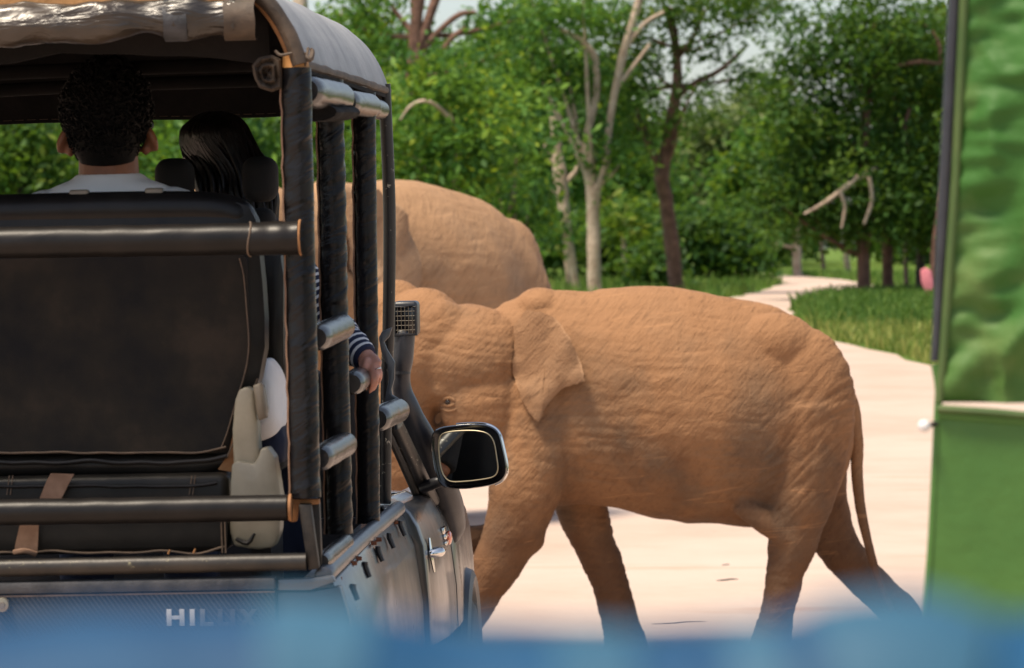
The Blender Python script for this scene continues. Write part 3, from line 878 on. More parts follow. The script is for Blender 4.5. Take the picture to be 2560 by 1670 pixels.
def make_elephant(name, mat, legs, tail, voxel=0.0095, near_ear=None, hips=True, body=BODY):
    mb = MB()
    body_rings(mb, body)
    for l in legs:
        leg(mb, l)
    # withers, shoulder blade and hips give the flank its relief
    for lat in (-1, 1):
        mb.ell(E(1390, 1000, 0.15 * lat), (0.19, 0.115, 0.32))
        mb.ell(E(2010, 1010, (0.185 if hips else 0.12) * lat), (0.23, 0.13, 0.36))
        if hips:
            mb.ell(E(1935, 862, 0.175 * lat), (0.19, 0.12, 0.15))
    mb.ell(E(1350, 762, 0.0), (0.12, 0.14, 0.085))
    mb.sweep([E(1840, 1250, -0.22), E(1900, 1290, -0.235), E(1945, 1330, -0.225), E(1960, 1390, -0.20)], [0.05, 0.06, 0.055, 0.03], 12, 4, up=(0, 1, 0))
    # head
    rot = Matrix.Rotation(math.radians(-16), 3, 'Z')
    mb.ell(E(1170, 900, -0.05), (0.30, 0.255, 0.265), 24, 16, rot)
    mb.ell(E(1060, 880, -0.02), (0.235, 0.24, 0.30), 24, 16, rot)
    mb.ell(E(985, 800, 0.10), (0.17, 0.16, 0.19), 20, 14)
    mb.ell(E(1100, 838, -0.13), (0.17, 0.13, 0.165), 20, 14)
    mb.ell(E(1205, 1005, -0.155), (0.195, 0.145, 0.215), 24, 16)          # cheek
    mb.ell(E(1120, 972, -0.19), (0.085, 0.065, 0.05), 16, 10)         # brow
    mb.sweep([E(1010, 960, -0.02), E(1000, 1060, -0.06), E(1020, 1160, -0.08), E(1050, 1250, -0.06), E(1095, 1320, -0.02), E(1155, 1352, 0.02), E(1225, 1340, 0.05), E(1270, 1300, 0.06)],
             [0.19, 0.165, 0.130, 0.110, 0.092, 0.078, 0.062, 0.045], 20, 5, up=(0, 1, 0))
    mb.sweep([E(1170, 1060, -0.04), E(1110, 1120, -0.05), E(1075, 1160, -0.06)], [0.12, 0.085, 0.05], 16, 4, up=(0, 1, 0))   # lower jaw
    mb.sweep([E(1180, 900, 0), E(1280, 930, 0), E(1380, 970, 0)], [(0.25, 0.19), (0.33, 0.20), (0.40, 0.23)], 24, 4, up=(0, 1, 0))
    pts = [E(*t[:2], t[3]) for t in tail]
    me = remesh(mb, voxel, 11 if hips else 26, 0.5)
    # broad hide folds pressed into the surface
    n = len(me.vertices)
    co = np.empty(n * 3, np.float32); me.vertices.foreach_get('co', co); co = co.reshape(-1, 3)
    no = np.empty(n * 3, np.float32); me.vertex_normals.foreach_get('vector', no); no = no.reshape(-1, 3)
    d = np.empty(n, np.float32)
    for i in range(n):
        x, y, z = co[i]
        a = mnoise.noise(Vector((x * 2.2, y * 2.2, z * 2.6))) * 0.010
        b = mnoise.noise(Vector((x * 6 + z * 4, y * 6, z * 9 - x * 3))) * 0.004
        wx = x + 0.10 * mnoise.noise(Vector((x * 3, y * 3, z * 3)))
        # sagging folds: slanted over the haunch, level on the flank, ringed round the legs
        if x > 0.45 and z > 0.45:
            u, v = wx * 0.75 + z * 0.66, z * 0.75 - wx * 0.66
        elif z < 0.62:
            u, v = wx, z * 1.1 + 0.2 * wx
        else:
            u, v = wx, z + 0.12 * wx
        amt = 0.35 + 0.9 * max(0.0, mnoise.noise(Vector((x * 2.6 + 4, y * 2, z * 2.6))) + 0.25)
        r1 = 1 - abs(mnoise.noise(Vector((u * 3.2, y * 3, v * 21)))) * 2.4
        r2 = 1 - abs(mnoise.noise(Vector((u * 6 + 9, y * 5, v * 40)))) * 2.4
        c = -(max(0.0, r1) ** 2 * 0.0055 + max(0.0, r2) ** 2 * 0.003) * amt
        d[i] = a + b + c
    co += no * d[:, None]
    me.vertices.foreach_set('co', co.reshape(-1)); me.update()
    bv = BVHTree.FromPolygons([v.co[:] for v in me.vertices], [p.vertices[:] for p in me.polygons])
    def surf(px, py):
        o = Vector(E(px, py, -3.0))
        h = bv.ray_cast(o, Vector((0, 1, 0)))
        return np.array(h[0]) if h[0] is not None else np.array(E(px, py, -0.2))
    ex = MB()
    out = near_ear or [(1287, 805), (1316, 772), (1352, 776), (1390, 798), (1422, 838), (1440, 880), (1452, 918), (1459, 947), (1430, 954), (1400, 968), (1374, 996), (1357, 1022), (1344, 1046), (1322, 1024), (1300, 988), (1287, 945), (1282, 900), (1284, 862)]
    er = MB()
    ear(er, out, 1285, 0.235, 0.34, 0.011, surf)
    far = [(p[0] + 6, p[1]) for p in out]
    e2 = MB(); ear(e2, far, 1285, 0.235, 0.36, 0.013)
    er.add([(v[0], -v[1], v[2]) for v in e2.v], [f[::-1] for f in e2.f])
    ex.sweep(pts, [t[2] * SA for t in tail], 14, 6, up=(0, 1, 0), jit=0.06, jf=30)
    # folds of skin round the eye
    eye = surf(1124, 1000)
    for (r, t0, t1, w, k) in ((0.030, 0.15, 2.95, 0.0075, 0.62), (0.029, 3.4, 6.0, 0.0065, 0.6), (0.052, 3.7, 5.6, 0.005, 0.8)):
        pp = []
        for i in range(9):
            a = t0 + (t1 - t0) * i / 8
            px, py = 1124 + r / SA * math.cos(a), 1000 - r / SA * math.sin(a) * k
            q = surf(px, py); q[1] -= 0.0005
            pp.append(q)
        ex.sweep(pp, [w * 0.3] + [w] * 7 + [w * 0.3], 8, 2, up=(0, 1, 0))
    join_mesh(me, ex)
    nf = len(me.polygons)
    join_mesh(me, er)
    root = link(name, me, mat, None, True, 75)
    me.materials.append(MATS[mat.replace('hide', 'ear')])
    for p in me.polygons[nf:]:
        p.material_index = 1
    e = MB(); q = eye + np.array((0, 0.006, 0)); e.ell(q, (0.019, 0.014, 0.014), 14, 10)
    e.build('eye', 'eye_dark', root)
    tp = MB(); p = pts[-1]; p0 = pts[-2]
    dv = (p - p0) / np.linalg.norm(p - p0)
    for i in range(26):
        o = rng.normal(size=3) * 0.016
        tp.sweep([p - dv * 0.05, p + dv * 0.06 + o, p + dv * rng.uniform(0.12, 0.2) + o * 2.4], [0.004, 0.003, 0.001], 5, 2, up=(0, 1, 0))
    tp.build('tail_tuft', 'tail_hair', root)
    return root

def elephants():
    legsA = [
        [(1350, 960, 105, -0.13, .8), (1335, 1120, 102, -0.155, .8), (1312, 1220, 92, -0.165), (1290, 1300, 80, -0.17), (1248, 1388, 66, -0.17), (1208, 1462, 55, -0.165), (1165, 1540, 50, -0.16), (1135, 1600, 53, -0.16), (1122, 1636, 62, -0.16), (1118, 1643, 60, -0.16)],
        [(1262, 1352, 40, -0.215), (1243, 1398, 52, -0.185), (1222, 1440, 38, -0.20)],
        [(1340, 1300, 30, -0.15), (1322, 1338, 42, -0.16), (1296, 1372, 30, -0.16)],
        [(1430, 1080, 90, 0.13, .8), (1443, 1210, 78, 0.15), (1460, 1295, 67, 0.16), (1497, 1388, 55, 0.16), (1528, 1474, 48, 0.16), (1552, 1560, 49, 0.155), (1564, 1610, 55, 0.155), (1566, 1636, 62, 0.155), (1566, 1643, 60, 0.155)],
        [(2000, 1010, 118, -0.17, .75), (2005, 1130, 104, -0.175, .8), (1995, 1235, 88, -0.17, .9), (1980, 1330, 67, -0.165), (1960, 1420, 51, -0.16), (1943, 1500, 47, -0.16), (1928, 1570, 51, -0.16), (1922, 1612, 57, -0.16), (1920, 1637, 62, -0.16), (1920, 1643, 60, -0.16)],
        [(2010, 1040, 110, 0.16, .75), (2030, 1180, 92, 0.165, .9), (2062, 1290, 72, 0.16), (2105, 1375, 57, 0.155), (2160, 1440, 50, 0.15), (2215, 1495, 47, 0.15), (2258, 1540, 50, 0.15), (2275, 1575, 50, 0.15), (2270, 1612, 46, 0.15)],
    ]
    tailA = [(2085, 940, 30, 0.0), (2122, 1010, 24, -0.01), (2140, 1100, 17, -0.02), (2141, 1180, 15, -0.03), (2150, 1270, 13, -0.03), (2172, 1370, 11, -0.03), (2198, 1460, 10, -0.03), (2228, 1530, 9, -0.03)]
    a = make_elephant('young_elephant', 'calf_hide', legsA, tailA)
    a.location = W(1650, 620, YA); a.location.z = 0.0
    tag(a, 'young tan dusty elephant striding across the sandy road in front of the jeep', 'elephant')
    legsB = [
        [(1365, 960, 105, -0.15, .8), (1370, 1160, 92, -0.165), (1365, 1300, 72, -0.17), (1360, 1420, 58, -0.17), (1358, 1540, 55, -0.17), (1352, 1610, 60, -0.17), (1350, 1637, 66, -0.17), (1350, 1643, 62, -0.17)],
        [(1400, 1000, 100, 0.15, .8), (1430, 1160, 88, 0.165), (1450, 1300, 72, 0.17), (1470, 1420, 58, 0.17), (1490, 1540, 55, 0.17), (1492, 1610, 60, 0.17), (1492, 1637, 66, 0.17), (1492, 1643, 62, 0.17)],
        [(2000, 1000, 118, -0.13, .75), (2040, 1140, 98, -0.135, .85), (2075, 1270, 78, -0.13), (2090, 1380, 60, -0.13), (2100, 1500, 54, -0.13), (2098, 1600, 58, -0.13), (2096, 1637, 64, -0.13), (2096, 1643, 60, -0.13)],
        [(1990, 1000, 118, 0.17, .75), (1960, 1140, 98, 0.175, .85), (1920, 1270, 78, 0.17), (1890, 1380, 60, 0.17), (1870, 1500, 54, 0.17), (1860, 1600, 58, 0.17), (1858, 1637, 64, 0.17), (1858, 1643, 60, 0.17)],
    ]
    tailB = [(2098, 960, 26, 0.0), (2132, 1020, 20, 0.0), (2145, 1120, 17, 0.0), (2145, 1250, 14, 0.0), (2140, 1350, 12, 0.0), (2138, 1440, 9, 0.0)]
    earB = [(1287, 790), (1320, 745), (1370, 745), (1425, 790), (1462, 850), (1478, 920), (1470, 990), (1440, 1040), (1400, 1080), (1360, 1105), (1325, 1080), (1300, 1020), (1287, 945), (1282, 900), (1284, 850)]
    b = make_elephant('grown_elephant', 'cow_hide', legsB, tailB, 0.016, earB, hips=False, body=BODY[:-5] + [(2000, 806, 1312, 0.335), (2050, 850, 1295, 0.325), (2090, 905, 1255, 0.295), (2118, 970, 1200, 0.245), (2136, 1035, 1140, 0.16)])
    b.scale = (1.37, 1.42, 1.37)
    b.rotation_euler = (0, 0, math.radians(50))
    # the rump end of the body sits at the right edge of its outline
    b.location = W(1012, 620, 25.4); b.location.z = 0.0
    tag(b, 'larger grey-tan elephant walking behind the young one, its rump rising above it', 'elephant')

elephants()

# ------------------------------------------------------------------ the jeep (open pickup with padded safari frame)
JY = 8.4
jeep = empty('safari_jeep', (-1.1326, JY, 0.0))
jeep.rotation_euler = (0, math.radians(-1.25), math.radians(-2.45))
tag(jeep, 'dark open safari jeep with padded black posts and grey canvas canopy, seen from behind', 'jeep')
JM = Matrix.Translation(jeep.location) @ jeep.rotation_euler.to_matrix().to_4x4()
JI = JM.inverted()
_p0 = JI @ Vector((0, 0, H))
def L(dx, dy, ly):
    """point of the jeep's own frame seen at (dx, dy) of the 2380 wide picture, on its cross plane ly"""
    px, py = dx * K, dy * K
    d = JI.to_3x3() @ Vector(((px - 1280) / FP, 1.0, -(py - 620) / FP))
    t = (ly - _p0.y) / d.y
    return np.array(_p0 + d * t)
def ppm(ly):
    return FP / K / (JY + ly)          # picture units per metre there
def mir(p):
    return np.array((-p[0], p[1], p[2]))

def part(name, mat, mb, parent=jeep, **kw):
    return mb.build(name, mat, parent, **kw)

def jeep_body():
    z_floor = 0.62
    # tailgate
    tl = L(640, 1347, -0.02)
    zt, xt = tl[2], tl[0]
    g = part('tailgate', 'tailgate_panel', MB().box((-xt, -0.035, zt - 0.46), (xt, 0.0, zt - 0.022)), bevel=0.006)
    part('top_edge', 'tailgate_edge', MB().box((-xt - 0.002, -0.045, zt - 0.020), (xt + 0.002, 0.012, zt + 0.006)), g, bevel=0.006)
    a = L(0, 1362, -0.045); 
    part('trim_line', 'seam', MB().box((-xt, -0.041, zt - 0.0265), (xt, -0.036, zt - 0.0225)), g)
    c = L(6, 1405, -0.04)
    lt = MB(); lt.sweep([(c[0], -0.034, c[2]), (c[0], -0.052, c[2])], [0.017, 0.0155], 20, 1, up=(0, 0, 1))
    lk = part('latch', 'champagne_rim', lt, g, bevel=0.002)
    part('latch_button', 'taupe_plastic', MB().sweep([(c[0], -0.051, c[2]), (c[0], -0.057, c[2])], [0.008, 0.007], 14, 1), g)
    for (dx, dy, w) in ((208, 1373, 9), (335, 1369, 9)):
        c = L(dx, dy, -0.037); m = w / ppm(0)
        part('paint_fleck', 'white_letter', MB().box((c[0] - m, -0.0385, c[2] - m * 0.5), (c[0] + m, -0.0355, c[2] + m * 0.5)), g)
    # lettering HILUX
    s = 1 / ppm(-0.04)
    def bar(mb, x0, y0, x1, y1):
        a = L(x0, y0, -0.038); b = L(x1, y1, -0.038)
        mb.box((a[0], -0.040, b[2]), (b[0], -0.0345, a[2]))
    t, b = 1415, 1453
    def letter(fn, mat='white_letter'):
        m = MB(); fn(m); part('letter', mat, m, g)
    letter(lambda m: (bar(m, 387, t, 399, b), bar(m, 417, t, 429, b), bar(m, 399, 1430, 417, 1438)))
    letter(lambda m: bar(m, 441, t, 453, b))
    letter(lambda m: (bar(m, 465, t, 477, b), bar(m, 477, b - 8, 496, b)), 'worn_letter')
    letter(lambda m: (bar(m, 506, t, 518, b), bar(m, 535, t, 547, b), bar(m, 518, b - 8, 535, b)), 'ghost_letter')
    def xx(m):
        for sgn in (0, 1):
            q = [(556, t), (569, t), (597, b), (584, b)] if sgn == 0 else [(584, t), (597, t), (569, b), (556, b)]
            m.prism([(L(x, y, -0.038)[0], -0.040 + 0.0004 * sgn, L(x, y, -0.038)[2]) for x, y in q], (0, 0.005, 0))
    letter(xx, 'ghost_letter')
    # bed: floor, front wall, side walls
    part('bed_floor', 'tailgate_edge', MB().box((-xt, 0.0, z_floor), (xt, 2.2, z_floor + 0.03)))
    part('bumper', 'dark_iron', MB().box((-0.76, -0.16, 0.52), (0.76, -0.03, 0.68)), bevel=0.02)
    # cross-section of the outer side by station: outside points, top to bottom
    stations = [(0.0, [(742, 1352), (775, 1354), (786, 1385), (800, 1420), (812, 1448), (838, 1600), (842, 1760)], 'bed'),
                (2.2, [(905, 1187), (930, 1190), (942, 1208), (951, 1238), (964, 1268), (984, 1400), (988, 1500)], 'bed')]
    def side(name, st, mat, sgn, thick=0.05):
        rings = []
        for ly, pts in st:
            out = [L(x, y, ly) for x, y in pts]
            inn = [np.array((p[0] - thick, p[1], p[2])) for p in out[::-1]]
            ring = out + inn
            if sgn < 0:
                ring = [mir(p) for p in ring]
            rings.append([tuple(p) for p in ring])
        m = MB(); m.loft(rings)
        return part(name, mat, m, bevel=0.004)
    for sgn in (1, -1):
        bs = side('bed_side', [(s[0], s[1]) for s in stations], 'car_paint', sgn, 0.045)
        rail = [L(752, 1338, 0.0), L(845, 1250, 1.1), L(925, 1182, 2.18)]
        if sgn < 0:
            rail = [mir(p) for p in rail]
        r = part('side_rail', 'rail_paint', MB().sweep(rail, [0.021, 0.021, 0.021], 14, 6, dome=0.3))
        for i, (dx, dy, ly) in enumerate([(803, 1392, 0.30), (832, 1340, 0.72), (863, 1303, 1.12), (890, 1272, 1.48), (917, 1243, 1.9)]):
            a = L(dx - 8, dy - 22, ly); b2 = L(dx + 2, dy + 2, ly)
            if sgn < 0:
                a, b2 = mir(a), mir(b2)
            out = 0.026 * sgn
            part('rope_hook', 'black_plastic', MB().sweep([a + (out, 0, 0.012), a + (out, 0, 0), b2 + (out, 0, 0)], [0.007, 0.0075, 0.006], 8, 2, up=(0, 1, 0)), bs)
        for i, (dx, dy, ly) in enumerate([(787, 1346, 0.18), (822, 1309, 0.52), (833, 1298, 0.65), (868, 1262, 1.08), (880, 1254, 1.25), (921, 1214, 1.9)]):
            a = L(dx, dy, ly)
            if sgn < 0:
                a = mir(a)
            part('bolt', 'rust', MB().sweep([a - (0.006 * sgn, 0, 0), a + (0.008 * sgn, 0, 0)], [0.006, 0.005], 8, 1), r)
        # door with rounded shoulder
        dst = [(2.23, [(905, 1186), (931, 1178), (950, 1195), (968, 1225), (984, 1270), (997, 1400), (1001, 1500)]),
               (2.28, [(905, 1181), (934, 1172), (955, 1188), (973, 1218), (990, 1264), (1004, 1396), (1008, 1500)]),
               (2.8, [(930, 1166), (962, 1160), (990, 1172), (1008, 1200), (1024, 1250), (1040, 1380), (1044, 1480)]),
               (3.25, [(960, 1150), (988, 1142), (1008, 1152), (1026, 1185), (1044, 1240), (1060, 1360), (1064, 1460)])]
        d = side('door', dst, 'car_paint', sgn, 0.06)
        fst = [(3.27, [(965, 1150), (990, 1144), (1010, 1156), (1028, 1188), (1046, 1242), (1062, 1360), (1066, 1458)]),
               (3.7, [(985, 1150), (1008, 1148), (1032, 1166), (1052, 1200), (1066, 1250), (1080, 1340), (1086, 1430)]),
               (4.5, [(1020, 1130), (1045, 1130), (1066, 1150), (1082, 1180), (1092, 1220), (1100, 1290), (1104, 1360)])]
        f = side('fender', fst, 'car_paint', sgn, 0.10)
        # arch over the front wheel
        def ring_arch(rad, ly, xo):
            return [(xo, ly + rad * math.cos(t), 0.40 + rad * math.sin(t)) for t in np.linspace(-0.1, math.pi + 0.1, 24)]
        xo = L(1084, 1400, 3.85)[0] * sgn
        part('wheel_arch', 'black_plastic', MB().sweep(ring_arch(0.42, 3.85, xo), [0.03] * 24, 8, 1, up=(1, 0, 0)), f)
        for wy in (3.85, 0.95):
            xw = (0.72 if wy > 2 else 0.70) * sgn + (0.03 * sgn if wy > 2 else 0)
            w = MB()
            rings = []
            for dx, rr in ((-0.11, 0.24), (-0.115, 0.34), (-0.09, 0.38), (0.0, 0.385), (0.09, 0.38), (0.115, 0.34), (0.11, 0.24)):
                rings.append([(xw + dx, wy + rr * math.cos(t), 0.385 + rr * math.sin(t)) for t in np.linspace(0, 2 * math.pi, 36, endpoint=False)])
            w.loft(rings)
            wh = part('wheel', 'rubber', w)
            part('rim', 'rail_paint', MB().sweep([(xw - 0.1, wy, 0.385), (xw + 0.10 * sgn * 1.02, wy, 0.385)], [0.235, 0.225], 28, 1), wh)
        if sgn > 0:
            # chrome handle, orange repeater and badge on this side
            hb = L(997, 1287, 2.34) + np.array((0.014, 0, 0))
            hd = part('door_handle', 'chrome', MB().sweep([hb + (-0.01, -0.02, 0.0), hb + (0.016, -0.01, 0.004), hb + (0.02, 0.03, 0.004), hb + (0.014, 0.11, 0.002), hb + (-0.01, 0.13, 0)], [0.012, 0.013, 0.012, 0.010, 0.008], 10, 3, up=(0, 0, 1), dome=0.6), d)
            part('handle_plate', 'chrome', MB().sweep([hb + (-0.012, 0.0, 0.045), hb + (-0.008, 0.0, 0.0), hb + (0.0, 0.0, -0.052)], [(0.004, 0.012), (0.006, 0.02), (0.004, 0.008)], 8, 3, up=(0, 1, 0)), hd)
            c = L(1040, 1250, 3.14)
            part('side_repeater', 'orange_lens', MB().ell(c + (0.004, 0, 0), (0.011, 0.045, 0.022), 14, 10), f)
            for k, (dx, dy, hh) in enumerate(((1027, 1232, 15), (1031, 1246, 11), (1033, 1261, 9))):
                c = L(dx, dy, 2.96) + np.array((0.004, 0, 0))
                part('badge', 'chrome', MB().box(c - (0.004, 0.05, hh / ppm(3.3) * 0.5), c + (0.006, 0.05, hh / ppm(3.3) * 0.5)), f, bevel=0.002)
    # bonnet, scuttle, floor and firewall of the cab
    zf = L(1000, 1150, 3.27)[2]
    xh = L(985, 1150, 3.6)[0]
    part('bonnet', 'car_paint', MB().loft([[(-xh, 3.3, zf - 0.05), (xh, 3.3, zf - 0.05), (xh, 3.3, zf + 0.0), (0, 3.3, zf + 0.05), (-xh, 3.3, zf + 0.0)],
                                            [(-xh, 4.6, zf - 0.14), (xh, 4.6, zf - 0.14), (xh, 4.6, zf - 0.08), (0, 4.6, zf - 0.03), (-xh, 4.6, zf - 0.08)]]), bevel=0.01)
    part('grille', 'black_plastic', MB().box((-xh, 4.55, 0.55), (xh, 4.62, zf - 0.13)), bevel=0.01)
    part('firewall', 'black_plastic', MB().box((-xh, 3.22, 0.5), (xh, 3.28, zf - 0.02)))
    part('cab_floor', 'black_plastic', MB().box((-0.68, 2.2, 0.5), (0.68, 3.25, 0.54)))
    part('cab_wall', 'black_plastic', MB().box((-xt, 2.16, 0.55), (xt, 2.2, zt - 0.02)))
    part('chassis', 'dark_iron', MB().box((-0.45, 0.05, 0.42), (0.45, 4.5, 0.52)))
    # windscreen frame, hidden low behind the seats, and its slanted pillars
    for sgn in (1, -1):
        a, b = L(1000, 1166, 3.2), L(918, 985, 2.62)
        if sgn < 0:
            a, b = mir(a), mir(b)
        pl = part('windscreen_pillar', 'black_steel', MB().sweep([a, b], [(0.03, 0.022), (0.024, 0.02)], 10, 4, up=(0, 1, 0)))
        a2, b2 = L(975, 1166, 3.15), L(902, 1005, 2.6)
        if sgn < 0:
            a2, b2 = mir(a2), mir(b2)
        part('window_channel', 'rubber', MB().sweep([a2, b2], [0.012, 0.010], 8, 3, up=(0, 1, 0)), pl)
    a = L(918, 985, 2.62)
    part('windscreen_header', 'black_steel', MB().sweep([mir(a), a], [0.02, 0.02], 10, 4))
    part('window_bar', 'black_steel', MB().sweep([L(893, 1170, 2.3), L(893, 1000, 2.3)], [0.014, 0.014], 10, 2, up=(0, 1, 0)))
    part('bed_corner_plate', 'rail_paint', MB().prism([L(705, 1345, -0.03), L(772, 1338, -0.03), L(780, 1352, -0.03), L(720, 1372, -0.03), L(645, 1372, -0.03), L(645, 1347, -0.03)], (0, 0.03, 0)), bevel=0.004)
    part('bed_corner', 'car_paint', MB().prism([L(642, 1374, -0.02), L(722, 1374, -0.02), L(790, 1362, -0.02), L(812, 1440, -0.02), L(836, 1700, -0.02), L(642, 1700, -0.02)], (0, 0.05, 0)), bevel=0.006)
    cp = [mir(L(x, y, -0.02)) for x, y in ((642, 1374), (722, 1374), (790, 1362), (812, 1440), (836, 1700), (642, 1700))]
    part('bed_corner', 'car_paint', MB().prism(cp, (0, 0.05, 0)), bevel=0.006)

def creased(mb, p0, p1, r, n=40, seg=18, amp=0.05, freq=26, slant=1.6, flat=1.0, seed=0.0, dome=0.0):
    """padded tube with twisted leather creases"""
    p0, p1 = np.array(p0), np.array(p1)
    P = [p0 + (p1 - p0) * i / n for i in range(n + 1)]
    t = (p1 - p0) / np.linalg.norm(p1 - p0)
    x = np.cross(t, (0, 1, 0)); 
    if np.linalg.norm(x) < 0.2:
        x = np.cross(t, (0, 0, 1))
    x /= np.linalg.norm(x); y = np.cross(x, t)
    rings = []
    ln = np.linalg.norm(p1 - p0)
    for i, p in enumerate(P):
        u = i / n * ln
        ring = []
        e = 1.0
        if dome and (i < 3 or i > n - 3):
            e = (0.72, 0.9, 0.97)[min(i, n - i)]
        for j in range(seg):
            a = 2 * math.pi * j / seg
            w = math.sin(u * freq * 6.28 + math.sin(a) * slant + seed + 2.2 * mnoise.noise(Vector((u * 7, math.cos(a), seed))))
            k = mnoise.noise(Vector((u * 9 + seed, math.cos(a) * 0.8, math.sin(a) * 0.8)))
            env = max(0.0, 0.25 + 1.5 * mnoise.noise(Vector((u * 3 + seed * 3, math.cos(a) * 0.6, 5))))
            rr = r * e * (1 + amp * w * env + amp * 0.8 * k)
            ring.append(tuple(p + x * rr * math.cos(a) + y * rr * flat * math.sin(a)))
        rings.append(ring)
    mb.loft(rings)
    return mb

def jeep_frame():
    # padded posts on both sides
    posts = [((688, 158), (710, 1156), 0.0, 0.0335), ((766, 185), (788, 1240), 0.76, 0.033), ((846, 215), (857, 1216), 1.45, 0.030)]
    for i, (t, b, ly, r) in enumerate(posts):
        for sgn in (1, -1):
            p, q = L(*t, ly), L(*b, ly)
            if sgn < 0:
                p, q = mir(p), mir(q)
            m = creased(MB(), p, q, r, 130, 24, 0.055, 13 + 3 * i, 5.0, seed=i * 3.1)
            po = part('post', 'post_leather', m)
            # laced edge of the wrapping
            xo = -r * 0.97 * sgn
            se = []
            for k in range(40):
                u = k / 39
                w = p + (q - p) * u
                se.append(w + np.array((xo + 0.0012 * math.sin(k * 1.9) - 0.003 * abs(mnoise.noise(Vector((k * 0.5, i, 0)))) * sgn, -0.012, 0)))
            part('lacing', 'strap_brown', MB().sweep(se, [(0.003, 0.008)] * 40, 6, 1, up=(0, 1, 0)), po)
            if i == 0:
                c0, c1 = L(684, 126, 0), L(688, 160, 0)
                if sgn < 0:
                    c0, c1 = mir(c0), mir(c1)
                part('post_collar', 'collar_wood', MB().sweep([c1 - (0, 0, 0.01), (c0 + c1) / 2, c0], [0.0325, 0.029, 0.027], 18, 2, up=(0, 1, 0), jit=0.06, jf=40), po)
    # bare fourth post
    for sgn in (1, -1):
        q = [L(893, 195, 2.08), L(905, 480, 2.1), L(903, 760, 2.12), L(898, 900, 2.14), L(896, 1170, 2.16)]
        if sgn < 0:
            q = [mir(p) for p in q]
        part('front_post', 'black_steel', MB().sweep(q, [0.0175, 0.0175, 0.017, 0.016, 0.016], 14, 6, up=(0, 1, 0)))
    # rear bars
    xr = L(690, 555, 0)[0]
    def rear(name, mat, y0, y1, ly, x1, rad, amp, **kw):
        a = L(0, y0, ly); b = L(x1, y1, ly)
        sl = (b[2] - a[2]) / (b[0] - a[0])
        a = np.array((-b[0], a[1], b[2] - sl * 0))
        a[2] = L(0, y0, ly)[2] * 1.0
        m = creased(MB(), np.array((-b[0], ly, L(0, y0, ly)[2])), b, rad, 90, 20, amp, 9, 1.0, **kw)
        return part(name, mat, m)
    rb = rear('rear_bar', 'bar_leather', 560, 555, -0.035, 590, 0.035, 0.028)
    s0, s1 = L(582, 556, -0.035), L(694, 552, -0.035)
    part('bar_sleeve', 'bar_leather', creased(MB(), s0, s1, 0.037, 20, 20, 0.05, 18, 1.4, seed=2), rb)
    part('bar_sleeve', 'bar_leather', creased(MB(), mir(s0), mir(s1), 0.037, 20, 20, 0.05, 18, 1.4, seed=4), rb)
    se = [s0 + np.array((0.004 * math.sin(t * 2), -0.0375 * math.cos(t), 0.0375 * math.sin(t))) for t in np.linspace(-1.6, 1.7, 16)]
    part('lacing', 'seam', MB().sweep(se, [0.0025] * 16, 6, 1, up=(1, 0, 0)), rb)
    se = [s1 + np.array((0.004, -0.038 * math.cos(t), 0.038 * math.sin(t))) for t in np.linspace(-1.9, 1.9, 16)]
    part('bar_end', 'raw_hide', MB().sweep(se, [0.0028] * 16, 6, 1, up=(1, 0, 0)), rb)
    rb2 = rear('rear_bar', 'bar_leather', 1190, 1180, -0.035, 668, 0.029, 0.025)
    e = L(675, 1180, -0.035)
    part('bar_end', 'raw_hide', MB().sweep([e - (0.003, 0, 0), e + (0.003, 0, 0)], [(0.030, 0.030), (0.030, 0.031)], 18, 1, jit=0.1, jf=50), rb2)
    rb3 = rear('sill_tube', 'chipped_steel', 1322, 1305, -0.03, 712, 0.0195, 0.012)
    # corner bracket with rusty plate
    br = part('corner_bracket', 'dark_iron', MB().prism([L(693, 1172, -0.03), L(722, 1172, -0.03), L(732, 1250, -0.03), L(742, 1322, -0.03), L(716, 1326, -0.03), L(706, 1260, -0.03)], (0, 0.035, 0)), bevel=0.004)
    part('bracket_plate', 'raw_hide', MB().prism([L(678, 1160, 0.0), L(742, 1160, 0.0), L(742, 1172, 0.0), L(694, 1174, 0.0), L(690, 1212, 0.0), L(678, 1214, 0.0)], (0, 0.02, 0)), br, bevel=0.002)
    part('bracket_backing', 'dark_iron', MB().prism([L(694, 1166, 0.03), L(742, 1166, 0.03), L(748, 1318, 0.03), L(716, 1322, 0.03)], (0, 0.03, 0)), br, bevel=0.003)
    bp = [mir(L(x, y, -0.03)) for x, y in ((693, 1172), (722, 1172), (732, 1250), (742, 1322), (716, 1326), (706, 1260))]
    part('corner_bracket', 'dark_iron', MB().prism(bp, (0, 0.035, 0)), bevel=0.004)
    # side rails between the posts: each bay has its own height
    def rail(a, la, b, lb, r, mat='rail_leather', seed=0, name='bay_rail'):
        for sgn in (1, -1):
            p, q = L(*a, la), L(*b, lb)
            if sgn < 0:
                p, q = mir(p), mir(q)
            part(name, mat, creased(MB(), p, q, r, 30, 20, 0.022, 4, 1.5, seed=seed, dome=1.0))
    rail((735, 786, ), 0.06, (800, 757), 0.70, 0.031, seed=1)
    rail((742, 1066), 0.06, (806, 1030), 0.70, 0.030, seed=2)
    rail((818, 892), 0.82, (856, 866), 1.40, 0.030, seed=3)
    rail((877, 975), 1.50, (928, 952), 2.05, 0.034, seed=4)
    rail((748, 1306), 0.05, (806, 1258), 0.72, 0.021, 'rail_leather', seed=5, name='sill_rail')
    # top rails with baggy padding
    rail((712, 212), 0.05, (796, 228), 0.74, 0.036, 'rail_leather', 6, 'top_rail')
    rail((806, 238), 0.80, (862, 246), 1.42, 0.031, 'rail_leather', 7, 'top_rail')
    rail((862, 250), 1.48, (884, 256), 2.02, 0.027, 'rail_leather', 8, 'top_rail')
